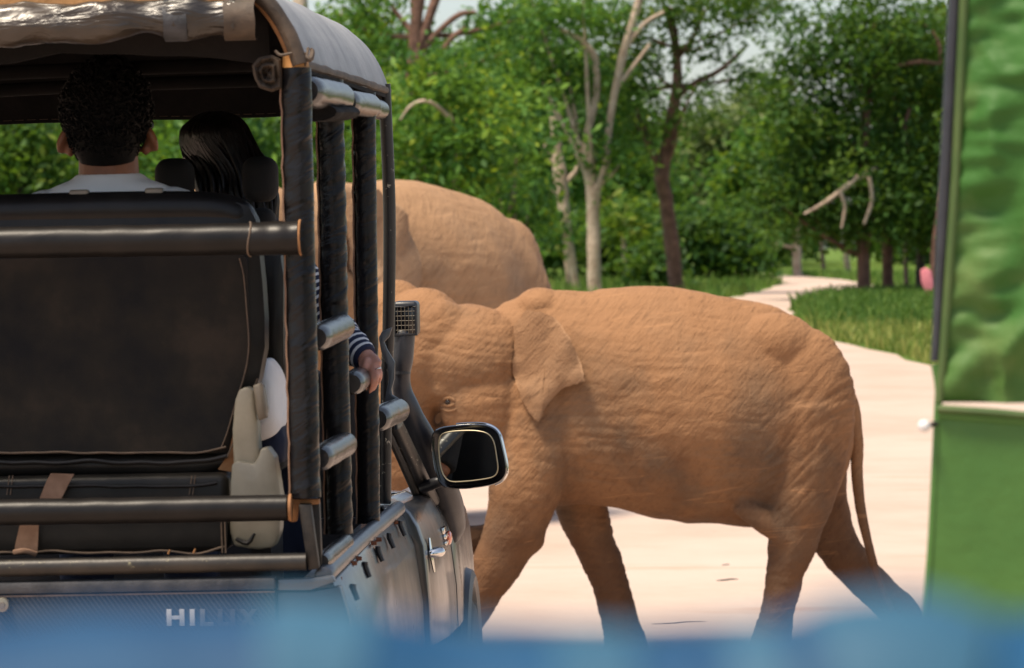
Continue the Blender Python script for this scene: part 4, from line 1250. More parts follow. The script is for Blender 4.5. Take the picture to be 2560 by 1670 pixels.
    # dark sag of lining below the first top rail
    part('lining_sag', 'liner', creased(MB(), L(733, 262, 0.30), L(790, 262, 0.72), 0.05, 16, 16, 0.12, 4, 1, flat=0.4))
    # little curved catch plate on the front post
    out = [(880, 785), (888, 770), (912, 760), (905, 782), (893, 795), (900, 812), (918, 842), (917, 880), (910, 905), (912, 918), (926, 926), (926, 936), (893, 938), (898, 912), (904, 880), (900, 848), (886, 818)]
    part('catch_plate', 'rail_paint', MB().prism([L(x, y, 2.02) for x, y in out], (0, 0.012, 0)), bevel=0.002)

def jeep_canopy():
    # arch of the roof in the rear plane, mirrored about the middle
    half = [(706, 140), (690, 92), (668, 48), (640, 8), (600, -28), (540, -55), (440, -76), (300, -90), (150, -97), (5, -100)]
    pts = [L(x, y, 0.0) for x, y in half]
    prof, _ = catmull([(p[0], 0, p[2]) for p in pts] + [(-p[0], 0, p[2]) for p in pts[::-1][1:]], [0] * (2 * len(pts) - 1), 3)
    # front rail end measured on the picture
    fe = L(902, 205, 2.12)
    def shell(off, y0, y1, n=14, wob=0.0):
        rings = []
        for i in range(n + 1):
            ly = y0 + (y1 - y0) * i / n
            k = i / n
            drop = (fe[2] - pts[0][2]) * k
            wide = (fe[0] / pts[0][0] - 1) * k
            up = [np.array((p[0] * (1 + wide), ly, p[2] + drop + off + wob * 0.012 * mnoise.noise(Vector((p[0] * 5, ly * 4, 1))))) for p in prof]
            dn = [q - np.array((0, 0, 0.012)) for q in up[::-1]]
            rings.append([tuple(q) for q in up + dn])
        m = MB(); m.loft(rings)
        return m
    cv = part('canopy', 'canopy_canvas', shell(0.0, -0.02, 2.15, 16, 1.0))
    part('lining', 'liner', shell(-0.016, -0.015, 2.14, 10, 0.3), cv)
    # rear hem and its hoop
    hem = [(p[0] * 0.992, -0.03, p[2] - 0.01) for p in prof]
    part('rear_hem', 'hem_brown', MB().sweep(hem, [(0.017, 0.020)] * len(hem), 10, 1, up=(0, 1, 0), jit=0.12, jf=22), cv)
    hem2 = [(p[0] * 0.968, -0.012, p[2] - 0.018) for p in prof[2:-2]]
    part('hoop', 'raw_hide', MB().sweep(hem2, [0.008] * len(hem2), 8, 1, up=(0, 1, 0)), cv)
    # side hem along the eaves
    for sgn in (1, -1):
        e = []
        for k in np.linspace(0, 1, 24):
            q = pts[0] * (1 - k) + fe * k
            e.append(np.array((q[0] * sgn, -0.02 + 2.17 * k, q[2] - 0.006 - 0.006 * abs(mnoise.noise(Vector((k * 9, sgn, 0)))))))
        part('eaves_hem', 'hem_brown', MB().sweep(e, [(0.008, 0.010)] * 24, 8, 1, jit=0.4, jf=14), cv)
        sk = [tuple(p + np.array((-0.012 * sgn, 0, 0.0))) for p in e]
        lo = [(p[0], p[1], p[2] - 0.035 - 0.014 * mnoise.noise(Vector((p[1] * 6, 2, 0)))) for p in sk]
        m = MB(); m.loft([[a, b, (b[0] - 0.004 * sgn, b[1], b[2]), (a[0] - 0.004 * sgn, a[1], a[2])] for a, b in zip(sk, lo)])
        part('eaves_flap', 'liner', m, cv)
    # front valance: black cloth hanging at the front bow
    a, b = L(0, 290, 2.12), L(652, 272, 2.12)
    top = L(0, 160, 2.12)[2]
    sl = (b[2] - a[2]) / (b[0] - a[0])
    rings = []
    for i in range(41):
        x = -0.66 + 1.34 * i / 40
        zb = a[2] + sl * (x - a[0]) + 0.003 * mnoise.noise(Vector((x * 7, 0, 0)))
        w = 0.01 * mnoise.noise(Vector((x * 9, 3, 0)))
        top = np.interp(x, [q[0] for q in prof[::-1]], [q[2] for q in prof[::-1]]) + (fe[2] - pts[0][2]) - 0.02
        top = max(top - 0.03, zb + 0.02)
        rings.append([(x, 2.10 + w, zb), (x, 2.105 + w * 2, (zb + top) / 2), (x, 2.10, top + 0.03), (x, 2.11, top + 0.03), (x, 2.115 + w * 2, (zb + top) / 2), (x, 2.11 + w, zb)])
    m = MB(); m.loft(rings); fv = part('front_valance', 'liner', m, cv)
    st = [(r[0][0], r[0][1] - 0.001, r[0][2] + 0.010) for r in rings]
    for k in range(0, 40):
        p, q = np.array(st[k]), np.array(st[k + 1])
        part('stitch', 'hem_brown', MB().sweep([p + (q - p) * 0.1, p + (q - p) * 0.8], [0.0008, 0.0008], 5, 1), fv)
    # bow in the middle of the roof and folded lining: the band between rear edge and valance
    for ly, dy in ((0.75, 168), (1.45, 205)):
        c = L(0, dy, ly)
        part('roof_bow', 'liner', MB().sweep([(-0.62, ly, c[2] - 0.02), (0, ly, c[2]), (0.64, ly, c[2] + 0.005)], [0.018] * 3, 10, 6), cv)
    # sagging inner rear valance
    rings = []
    for i in range(61):
        x = -0.64 + 1.28 * i / 60
        dx = 5 + x / 0.64 * 680
        yb = np.interp(dx, [-700, 0, 60, 130, 190, 320, 480, 640, 700], [132, 120, 118, 108, 100, 104, 112, 130, 136])
        zb = L(5, yb + 28, 0.08)[2] - 0.004 * mnoise.noise(Vector((x * 9, 0, 0)))
        zt = L(5, -30, 0.08)[2]
        w = 0.012 * mnoise.noise(Vector((x * 6, 7, 0)))
        rings.append([(x, 0.07 + w, zt), (x, 0.05 + w, (zt + zb) / 2), (x, 0.08 + w, zb), (x, 0.09 + w, zb), (x, 0.07 + w, (zt + zb) / 2), (x, 0.08 + w, zt)])
    m = MB(); m.loft(rings); part('rear_valance', 'liner', m, cv)
    # rolled clear-plastic curtain tied under the rear hem
    rings = []
    n = 90
    for i in range(n + 1):
        x = -0.62 + 1.20 * i / n
        dx = 5 + x / 0.64 * 680
        yc = np.interp(dx, [-700, 0, 200, 400, 600, 700], [62, 62, 58, 50, 52, 56])
        c = L(5, yc, -0.05); c = np.array((x, -0.05, c[2] + 0.0))
        pinch = 1 - 0.24 * math.exp(-((dx - 412) / 45.0) ** 2) - 0.2 * math.exp(-((dx - 570) / 40.0) ** 2)
        ring = []
        for j in range(28):
            a = 2 * math.pi * j / 28
            k = mnoise.noise(Vector((x * 9, math.cos(a) * 1.4, math.sin(a) * 1.4))) * 0.22 + mnoise.noise(Vector((x * 30, math.cos(a) * 2, math.sin(a) * 2))) * 0.10
            r = 0.044 * pinch * (1 + k)
            ring.append((c[0], c[1] + r * 1.0 * math.cos(a), c[2] + r * 1.05 * math.sin(a)))
        rings.append(ring)
    m = MB(); m.loft(rings); rc = part('rolled_curtain', 'rolled_plastic', m, cv, angle=80)
    def tie(x0, x1, name, mat, r, y=-0.05):
        a = L(x0, 48, y)[0]; b = L(x1, 48, y)[0]; z = L(400, 48, y)[2]
        m = MB()
        P = [(y - r * math.cos(t), z + r * 1.05 * math.sin(t)) for t in np.linspace(-2.0, 1.3, 18)]
        P.append((y - r * 0.3, z + 0.09)); P.append((y - r * 0.2, z + 0.15))
        rings = []
        for (yy, zz), wob in zip(P, np.linspace(0, 1, len(P))):
            dd = 0.004 * mnoise.noise(Vector((zz * 30, x0, 0)))
            rings.append([(a + dd, yy, zz), (b + dd, yy, zz), (b + dd, yy + 0.006, zz - 0.001), (a + dd, yy + 0.006, zz - 0.001)])
        m.loft(rings)
        part(name, mat, m, rc, angle=60)
    tie(384, 438, 'tie_strap', 'tailgate_edge', 0.043)
    tie(524, 596, 'tie_strap', 'hem_brown', 0.044)
    # ochre band of canvas above the roll
    m = MB()
    rings = []
    for i in range(41):
        x = -0.62 + 1.18 * i / 40
        z0, z1 = L(5, 14, -0.035)[2], L(5, -40, -0.035)[2]
        w = 0.01 * mnoise.noise(Vector((x * 8, 3, 3)))
        rings.append([(x, -0.045 + w, z0), (x, -0.03 + w, z1), (x, -0.022 + w, z1), (x, -0.037 + w, z0)])
    m.loft(rings); part('ochre_band', 'ochre_canvas', m, cv)
    # knotted scrap of canvas by the collar, ties at the corner
    kp = [(586, 152), (602, 134), (632, 128), (652, 138), (654, 205), (632, 213), (604, 204), (592, 184)]
    ring = lambda k, ly, jf: [tuple(L(622 + (x - 622) * k, 170 + (y - 170) * k, ly) + np.array((0, 0.012 * mnoise.noise(Vector((x * 0.09, y * 0.09, k * 3 + jf))), 0))) for x, y in
                              [(kp[i][0] + (kp[(i + 1) % 8][0] - kp[i][0]) * t, kp[i][1] + (kp[(i + 1) % 8][1] - kp[i][1]) * t) for i in range(8) for t in (0, .33, .67)]]
    k0 = part('canvas_knot', 'hem_brown', MB().loft([ring(0.72, -0.005, 1), ring(1.0, -0.012, 2), ring(1.02, -0.03, 3), ring(0.86, -0.045, 4), ring(0.62, -0.03, 5), ring(0.45, -0.05, 6), ring(0.3, -0.032, 7), ring(0.05, -0.034, 8)]), cv, angle=25)
    part('tie_cord', 'hem_brown', MB().sweep([L(640, 118, -0.04), L(652, 128, -0.045), L(676, 124, -0.045), L(700, 122, -0.04), L(712, 132, -0.02), L(716, 112, 0.0)], [0.0035] * 6, 8, 4, up=(0, 1, 0)), cv)
    part('tie_cord', 'hem_brown', MB().sweep([L(706, 128, -0.03), L(720, 138, -0.03), L(726, 122, -0.02), L(722, 112, -0.02)], [0.004, 0.007, 0.006, 0.003], 8, 4, up=(0, 1, 0)), cv)

def slab(outline, y0, y1, bulge, ks=(0.0, 0.5, 0.82, 0.95, 1.0)):
    """cushion: outline (x, z) points, swelling towards -y by bulge"""
    Q = np.array(outline, float); c = Q.mean(axis=0)
    rings = []
    for k in ks:
        kk = max(k, 0.02)
        rings.append([(c[0] + (q[0] - c[0]) * kk, y0 - bulge * (1 - k ** 3), c[1] + (q[1] - c[1]) * kk) for q in Q])
    for k in ks[::-1]:
        kk = max(k, 0.02)
        rings.append([(c[0] + (q[0] - c[0]) * kk, y1 + bulge * 0.4 * (1 - k ** 3), c[1] + (q[1] - c[1]) * kk) for q in Q])
    m = MB(); m.loft(rings)
    return m

def jeep_seats():
    ly = 0.22
    # back of the rear bench
    right = [(548, 470), (576, 480), (592, 510), (600, 580), (608, 660), (613, 740), (613, 810), (600, 880), (574, 950), (552, 1010), (534, 1052), (515, 1068)]
    R = [L(x, y, ly) for x, y in right]
    pts = [(p[0], p[2]) for p in R]
    x_l = -0.60
    left = [(x_l - 0.01 * 0, pts[-1][1]), (x_l - 0.03, pts[5][1]), (x_l, pts[0][1])]
    def dense(poly, n=6):
        o = []
        for i in range(len(poly)):
            a, b = np.array(poly[i]), np.array(poly[(i + 1) % len(poly)])
            for t in range(n):
                o.append(a + (b - a) * t / n)
        return o
    m = slab(dense(pts + left, 6), ly + 0.02, ly + 0.11, 0.028, (0.0, 0.55, 0.86, 0.945, 0.985, 1.0))
    sb = part('seat_back', 'seat_leather', m, angle=70)
    inr = [(0, 602), (560, 588), (574, 600), (578, 700), (582, 800), (574, 860), (552, 930), (530, 1000), (514, 1040), (498, 1050), (0, 1056)]
    I = [L(x, y, ly - 0.008) for x, y in inr]
    ip = [(p[0], p[2]) for p in I] + [(x_l + 0.03, I[-1][2]), (x_l + 0.03, I[0][2])]
    part('back_panel', 'seat_panel', slab(dense(ip, 4), ly - 0.012, ly + 0.03, 0.004), sb, angle=60)
    pip = [L(x, y, ly - 0.014) for x, y in [(556, 600), (566, 640), (573, 720), (578, 800), (570, 862), (548, 935), (528, 1005), (512, 1045)]]
    part('piping', 'seam', MB().sweep(pip, [0.0016] * len(pip), 6, 3, up=(0, 1, 0)), sb)
    pip = [L(x, y, ly - 0.014) for x, y in [(598, 880), (570, 955), (550, 1012), (532, 1052), (528, 1064)]]
    part('piping', 'seam', MB().sweep(pip, [0.0018] * len(pip), 6, 3, up=(0, 1, 0)), sb)
    # padded top roll
    tr = [np.array((x_l, ly + 0.05, L(0, 494, ly)[2])), L(0, 494, ly + 0.05), L(180, 490, ly + 0.05), L(360, 487, ly + 0.05), L(490, 488, ly + 0.05), L(550, 500, ly + 0.05), L(574, 530, ly + 0.05)]
    part('top_roll', 'bar_leather', MB().sweep(tr, [0.042, 0.042, 0.043, 0.043, 0.042, 0.040, 0.026], 18, 6, dome=0.8), sb)
    for x0, x1, y0, y1 in ((160, 205, 440, 470), (336, 378, 436, 466)):
        a, b = L(x0, y1, ly + 0.03), L(x1, y0, ly + 0.03)
        part('headrest_guide', 'taupe_plastic', MB().box((a[0], ly + 0.03, a[2]), (b[0], ly + 0.06, b[2])), sb, bevel=0.006, segs=3)
    # bottom roll of the backrest with two wavy seams
    def wavy(y, amp, r, mat, ly2, x1, name, parent):
        P = []
        for i in range(40):
            dx = -20 + (x1 + 20) * i / 39
            P.append(L(dx, y + amp * mnoise.noise(Vector((dx * 0.012, y, 0))) - (max(0, dx - 420) / 110.0) ** 2 * 14, ly2))
        part(name, mat, MB().sweep(P, [r] * 40, 8, 1), parent)
    fr = [L(x, y, ly + 0.02) for x, y in ((-20, 1082), (250, 1080), (440, 1080), (520, 1070))]
    part('bottom_roll', 'seat_leather', MB().sweep(fr, [0.026, 0.026, 0.025, 0.018], 14, 6, dome=0.5), sb)
    wavy(1052, 8, 0.0025, 'seam', ly - 0.016, 525, 'piping', sb)
    wavy(1074, 8, 0.0055, 'bar_leather', ly - 0.012, 528, 'welt', sb)
    part('hide_gusset', 'raw_hide', MB().prism([L(548, 975, ly), L(554, 900, ly), L(556, 1050, ly), L(540, 1098, ly), L(505, 1092, ly), L(530, 1056, ly)], (0, 0.03, 0)), sb, bevel=0.003)
    # squab: two leather tiers behind the lower bar
    a, b = L(0, 1150, 0.16), L(528, 1100, 0.16)
    sq = part('seat_cushion', 'seat_leather', MB().box((x_l, 0.17, L(0, 1215, .16)[2]), (b[0], 0.60, b[2])), bevel=0.02, segs=4)
    wavy(1130, 6, 0.004, 'bar_leather', 0.165, 505, 'welt', sq)
    for dx in (22, 30, 446, 454):
        p, q = L(dx, 1105, 0.165), L(dx - 6, 1150, 0.165)
        part('seam', 'seam', MB().sweep([p, q], [0.0015, 0.0015], 6, 2, up=(0, 1, 0)), sq)
    c1 = L(528, 1215, 0.12)
    lc = part('seat_base', 'seat_leather', MB().box((x_l, 0.12, L(0, 1292, .12)[2]), (c1[0], 0.58, c1[2] + 0.015)), bevel=0.014, segs=3)
    wavy(1284, 9, 0.0028, 'seam', 0.118, 522, 'piping', lc)
    for dx in (514, 522):
        p, q = L(dx, 1200, 0.116), L(dx + 3, 1285, 0.116)
        part('seam', 'seam', MB().sweep([p, q], [0.0022, 0.0022], 6, 2, up=(0, 1, 0)), lc)
    for dx, dy in ((391, 1288), (450, 1286)):
        p = L(dx, dy, 0.05); part('clip', 'raw_hide', MB().sweep([p, p + (0.004, 0, 0.010)], [0.003, 0.002], 6, 1, up=(0, 1, 0)), lc)
    # brown webbing straps
    def ribbon(pts2, ly2, parent):
        m = MB(); rings = []
        for (x0, y0), (x1, y1) in pts2:
            p, q = L(x0, y0, ly2), L(x1, y1, ly2)
            rings.append([tuple(p), tuple(q), tuple(q + (0, 0.004, 0)), tuple(p + (0, 0.004, 0))])
        m.loft(rings); part('strap', 'strap_brown', m, parent)
    ribbon([((118, 1100), (172, 1102)), ((108, 1118), (160, 1124)), ((92, 1158), (142, 1160))], 0.13, sq)
    ribbon([((46, 1220), (90, 1220)), ((36, 1262), (88, 1264)), ((32, 1286), (86, 1286))], 0.09, lc)
    part('strap_loop', 'strap_brown', MB().sweep([L(32, 1284, 0.07), L(58, 1280, 0.06), L(84, 1288, 0.07)], [(0.004, 0.006)] * 3, 8, 3), lc)
    # beige recliner covers beside the bench
    up = [(544, 1110), (540, 1000), (546, 930), (556, 905), (574, 898), (590, 908), (600, 990), (604, 1060), (598, 1112)]
    rc = link('recliner_arm', remesh(slab(dense([(L(x, y, 0.16)[0], L(x, y, 0.16)[2]) for x, y in up], 3), 0.16, 0.22, 0.007, (0.0, 0.4, 0.7, 0.88, 0.97, 1.0)), 0.004, 5), 'beige_plastic', jeep, True, 80)
    kb = [(588, 896), (604, 890), (612, 900), (620, 950), (618, 972), (602, 978), (596, 960)]
    part('recliner_knob', 'taupe_plastic', slab(dense([(L(x, y, 0.13)[0], L(x, y, 0.13)[2]) for x, y in kb], 3), 0.13, 0.17, 0.008), rc, angle=70)
    lo = [(535, 1165), (538, 1080), (552, 1070), (590, 1078), (600, 1062), (606, 1042), (622, 1040), (638, 1062), (648, 1120), (655, 1165), (650, 1240), (636, 1272), (600, 1278), (545, 1270), (534, 1240)]
    bc = link('recliner_cover', remesh(slab(dense([(L(x, y, 0.14)[0], L(x, y, 0.14)[2]) for x, y in lo], 3), 0.14, 0.22, 0.009, (0.0, 0.4, 0.7, 0.88, 0.97, 1.0)), 0.004, 5), 'beige_plastic', jeep, True, 80)
    part('cover_slot', 'dark_iron', MB().sweep([L(548, 1252, 0.125), L(575, 1262, 0.125), L(592, 1240, 0.122)], [0.004, 0.006, 0.003], 8, 3, up=(0, 1, 0)), bc)
    part('seat_leg', 'dark_iron', MB().box((-0.5, 0.25, 0.64), (-0.44, 0.5, 1.05)))
    part('seat_leg', 'dark_iron', MB().box((0.40, 0.25, 0.64), (0.46, 0.5, 1.05)))
    # front row seat with its headrests
    a, b = L(330, 470, 1.02), L(652, 1010, 1.02)
    fs = part('seat_back', 'black_cloth', MB().box((a[0], 1.02, b[2]), (b[0] - 0.005, 1.12, a[2] - 0.02)), bevel=0.03, segs=4)
    for (x0, x1, y0, y1) in ((357, 446, 366, 470), (560, 642, 362, 470)):
        p, q = L(x0, y1, 1.05), L(x1, y0, 1.05)
        part('headrest', 'black_cloth', MB().box((p[0], 1.05, p[2]), (q[0], 1.13, q[2])), fs, bevel=0.034, segs=5)
    part('seat_cushion', 'black_cloth', MB().box((a[0], 1.10, b[2] - 0.10), (b[0], 1.62, b[2] + 0.02)), bevel=0.03, segs=3)
    part('seat_leg', 'dark_iron', MB().box((a[0] + 0.05, 1.2, 0.64), (a[0] + 0.10, 1.5, b[2] - 0.08)))
    part('seat_leg', 'dark_iron', MB().box((b[0] - 0.10, 1.2, 0.64), (b[0] - 0.05, 1.5, b[2] - 0.08)))
    # dark side padding seen between bench and post
    pd = [(604, 596), (650, 588), (658, 640), (660, 900), (640, 960), (606, 900)]
    part('side_padding', 'seat_leather', slab(dense([(L(x, y, 0.72)[0], L(x, y, 0.72)[2]) for x, y in pd], 3), 0.72, 0.80, 0.015), angle=70)
    return x_l

def jeep_extras():
    # snorkel
    hx0, hz1 = L(912, 702, 2.95)[0], L(940, 700, 2.95)[2]
    hx1, hz0 = L(970, 740, 2.95)[0], L(940, 781, 2.95)[2]
    sn = MB()
    o = [(hx0, hz0), (hx1, hz0), (hx1, hz1), (hx0, hz1)]
    sn.box((hx0, 2.955, hz0), (hx1, 3.08, hz1))
    s = part('snorkel', 'snorkel_plastic', sn, bevel=0.012, segs=3)
    fr = [(hx0 + 0.004, hz0 + 0.004), (hx1 - 0.004, hz0 + 0.004), (hx1 - 0.004, hz1 - 0.016), (hx0 + 0.004, hz1 - 0.016)]
    part('snorkel_mouth', 'gloss_black', MB().box((fr[0][0], 2.948, fr[0][1]), (fr[2][0], 2.957, fr[2][1])), s, bevel=0.006, segs=3)
    fp = [np.array((x, 2.945, z)) for x, z in (fr + [fr[0]])]
    part('mouth_frame', 'black_plastic', MB().sweep([fp[0], fp[1], fp[2], fp[3], fp[0]], [0.005] * 5, 6, 1, up=(0, 1, 0)), s)
    for i in range(1, 6):
        z = fr[0][1] + (fr[2][1] - fr[0][1]) * i / 6
        part('mesh_wire', 'taupe_plastic', MB().sweep([(fr[0][0], 2.944, z), (fr[1][0], 2.944, z)], [0.0007] * 2, 5, 1), s)
    for i in range(1, 6):
        x = fr[0][0] + (fr[1][0] - fr[0][0]) * i / 6
        part('mesh_wire', 'taupe_plastic', MB().sweep([(x, 2.943, fr[0][1]), (x, 2.943, fr[2][1])], [0.0007] * 2, 5, 1, up=(0, 1, 0)), s)
    path = [(938, 775, 2.98, 27, 30), (936, 830, 2.98, 25, 28), (933, 870, 2.99, 21, 26), (934, 905, 3.0, 23, 26), (953, 960, 3.02, 28, 28), (985, 1030, 3.08, 34, 30), (1015, 1100, 3.16, 36, 30), (1040, 1165, 3.28, 36, 32), (1052, 1215, 3.4, 32, 30), (1052, 1246, 3.45, 20, 20)]
    part('snorkel_duct', 'snorkel_plastic', MB().sweep([L(p[0], p[1], p[2]) for p in path], [(p[3] / ppm(3), p[4] / ppm(3)) for p in path], 18, 5, up=(0, 1, 0), dome=0.5), s)
    for y in (846, 856, 866):
        a = L(934, y, 2.985)
        part('clamp_ring', 'black_plastic', MB().sweep([a - (0, 0, 0.0045), a + (0, 0, 0.0045)], [(0.0262, 0.034)] * 2, 18, 1, up=(0, 1, 0)), s)
    # door mirror
    my = 2.95
    cen = L(1090, 1060, my)
    # outline of the housing, then the glass inside
    out = [(1001, 1045), (1003, 1012), (1020, 995), (1060, 988), (1110, 985), (1140, 990), (1160, 1006), (1170, 1040), (1178, 1080), (1176, 1104), (1158, 1122), (1120, 1132), (1070, 1137), (1035, 1134), (1018, 1118), (1008, 1085)]
    gl = [(1018, 1045), (1020, 1018), (1034, 1006), (1070, 1001), (1110, 1001), (1136, 1008), (1150, 1026), (1157, 1060), (1160, 1090), (1150, 1106), (1122, 1113), (1080, 1118), (1046, 1118), (1030, 1104), (1022, 1080)]
    def smooth_loop(pts, ly):
        P, _ = catmull([L(x, y, ly) for x, y in pts] + [L(*pts[0], ly)], [0] * (len(pts) + 1), 4)
        return P[:-1]
    turn = Matrix.Rotation(math.radians(-8), 3, 'Z')
    def turned(P, c):
        return [c + np.array(turn @ Vector(((p - c)[0] / math.cos(math.radians(8)), 0, (p - c)[2]))) for p in P]
    o = smooth_loop(out, my); c = np.mean(o, axis=0); o = turned(o, c)
    rings = []
    for k, dy in ((0.90, -0.004), (0.97, -0.008), (1.0, 0.0), (0.99, 0.03), (0.90, 0.065), (0.6, 0.095), (0.1, 0.105)):
        rings.append([tuple(c + (p - c) * k + (0, dy, 0)) for p in o])
    m = MB(); m.loft(rings)
    mr = part('door_mirror', 'gloss_black', m, angle=60)
    ch = [tuple(c + (p - c) * 1.005 + (0, 0.012, 0)) for p in o]
    part('chrome_edge', 'chrome', MB().sweep(ch[12:42], [0.0045] * 30, 8, 1, up=(0, 1, 0)), mr)
    g = smooth_loop(gl, my); gc = np.mean(g, axis=0); g = turned(g, gc)
    # the glass is tilted towards the driver
    tilt = Matrix.Rotation(math.radians(-6), 3, 'Z') @ Matrix.Rotation(math.radians(-2), 3, 'X')
    gp = [gc + np.array(tilt @ Vector(p - gc)) + (0, -0.0155, 0) for p in g]
    m = MB(); m.add([tuple(p) for p in gp], [tuple(range(len(gp)))])
    part('mirror_glass', 'mirror_glass', m, mr, smooth=False)
    part('glass_rim', 'champagne_rim', MB().sweep([p + (0, -0.001, 0) for p in gp + [gp[0]]], [0.0022] * (len(gp) + 1), 6, 1, up=(0, 1, 0)), mr)
    m = MB(); m.prism([gc + (p - gc) * 1.035 + (0, 0.001, 0) for p in gp], (0, 0.03, 0)); part('glass_back', 'gloss_black', m, mr)
    part('mirror_arm', 'black_plastic', MB().sweep([L(980, 1133, 3.02), L(1000, 1127, 3.0), L(1022, 1120, 2.98), L(1045, 1118, 3.0)], [(0.018, 0.014), (0.018, 0.014), (0.016, 0.012), (0.012, 0.010)], 12, 3, up=(0, 1, 0)), mr)

jeep_body()
jeep_frame()
jeep_canopy()
jeep_seats()
jeep_extras()

# ------------------------------------------------------------------ passengers
def person_root(base, label):
    r = empty('person', JM @ Vector(base))
    r.rotation_euler = jeep.rotation_euler
    tag(r, label, 'person')
    return r
def shift(mb, b):
    b = np.array(b)
    mb.v = [tuple(np.array(v) - b) for v in mb.v]
    return mb

def curls(mb, c, r, n, zmin, rad, size):
    c = np.array(c)
    for _ in range(n):
        d = rng.normal(size=3); d /= np.linalg.norm(d)
        if d[2] < zmin:
            continue
        p = c + d * np.array(r) * rng.uniform(0.93, 1.05 + 0.09 * max(0, d[2]) * max(0, mnoise.noise(Vector(d) * 4)) * 2)
        t = np.cross(d, rng.normal(size=3)); t /= np.linalg.norm(t)
        k = size * rng.uniform(0.7, 1.4)
        pts = [p + t * k * math.cos(a) + d * k * (math.sin(a) * 0.9) for a in np.linspace(-0.3, 3.6, 6)]
        mb.sweep(pts, [rad, rad, rad, rad * 0.9, rad * 0.7, rad * 0.4], 5, 1)

def seated(mb, c, hip, knee_y, foot_z, arms, sh=0.17, waist=1.0):
    """torso, legs and arms of a seated figure below head centre c (continuous skin after remesh)"""
    x, y, z = c
    mb.sweep([(x, hip[1], hip[2] - 0.02), (x, hip[1] - 0.02, hip[2] + 0.16), (x, y + 0.0, z - 0.42), (x, y + 0.01, z - 0.27), (x, y + 0.01, z - 0.19), (x, y + 0.012, z - 0.14), (x, y + 0.015, z - 0.07), (x, y + 0.01, z)],
             [(0.17, 0.12), (0.145 * waist, 0.105), (0.165 * waist, 0.115), (0.165, 0.105), (0.11, 0.085), (0.064, 0.062), (0.055, 0.057), (0.06, 0.07)], 18, 5, up=(0, 1, 0))
    for s in (-1, 1):
        hx = x + 0.09 * s
        mb.sweep([(hx, hip[1] + 0.02, hip[2] + 0.02), (hx + 0.03 * s, (hip[1] + knee_y) / 2, hip[2] + 0.05), (hx + 0.04 * s, knee_y, hip[2] + 0.03), (hx + 0.04 * s, knee_y + 0.02, (hip[2] + foot_z) / 2), (hx + 0.04 * s, knee_y + 0.01, foot_z + 0.07), (hx + 0.05 * s, knee_y + 0.10, foot_z + 0.035), (hx + 0.05 * s, knee_y + 0.17, foot_z + 0.03)],
                 [0.095, 0.085, 0.062, 0.056, 0.040, 0.042, 0.03], 14, 4, up=(1, 0, 0))
    for a in arms:
        mb.sweep(a, [0.055, 0.046, 0.040, 0.038, 0.027], 14, 4, up=(0, 1, 0))

def hand(mb, palm, fingers, thumb, r=0.0078):
    a, b = palm
    mb.sweep([a, (np.array(a) + b) / 2, b], [(0.024, 0.014), (0.030, 0.013), (0.031, 0.011)], 14, 4, up=(0, 1, 0))
    for f in fingers:
        mb.sweep(f, [r * 1.1, r, r * 0.9, r * 0.75][:len(f)], 8, 4, up=(0, 1, 0), dome=0.9)
    mb.sweep(thumb, [r * 1.4, r * 1.15, r * 0.85], 8, 4, up=(0, 1, 0), dome=0.9)

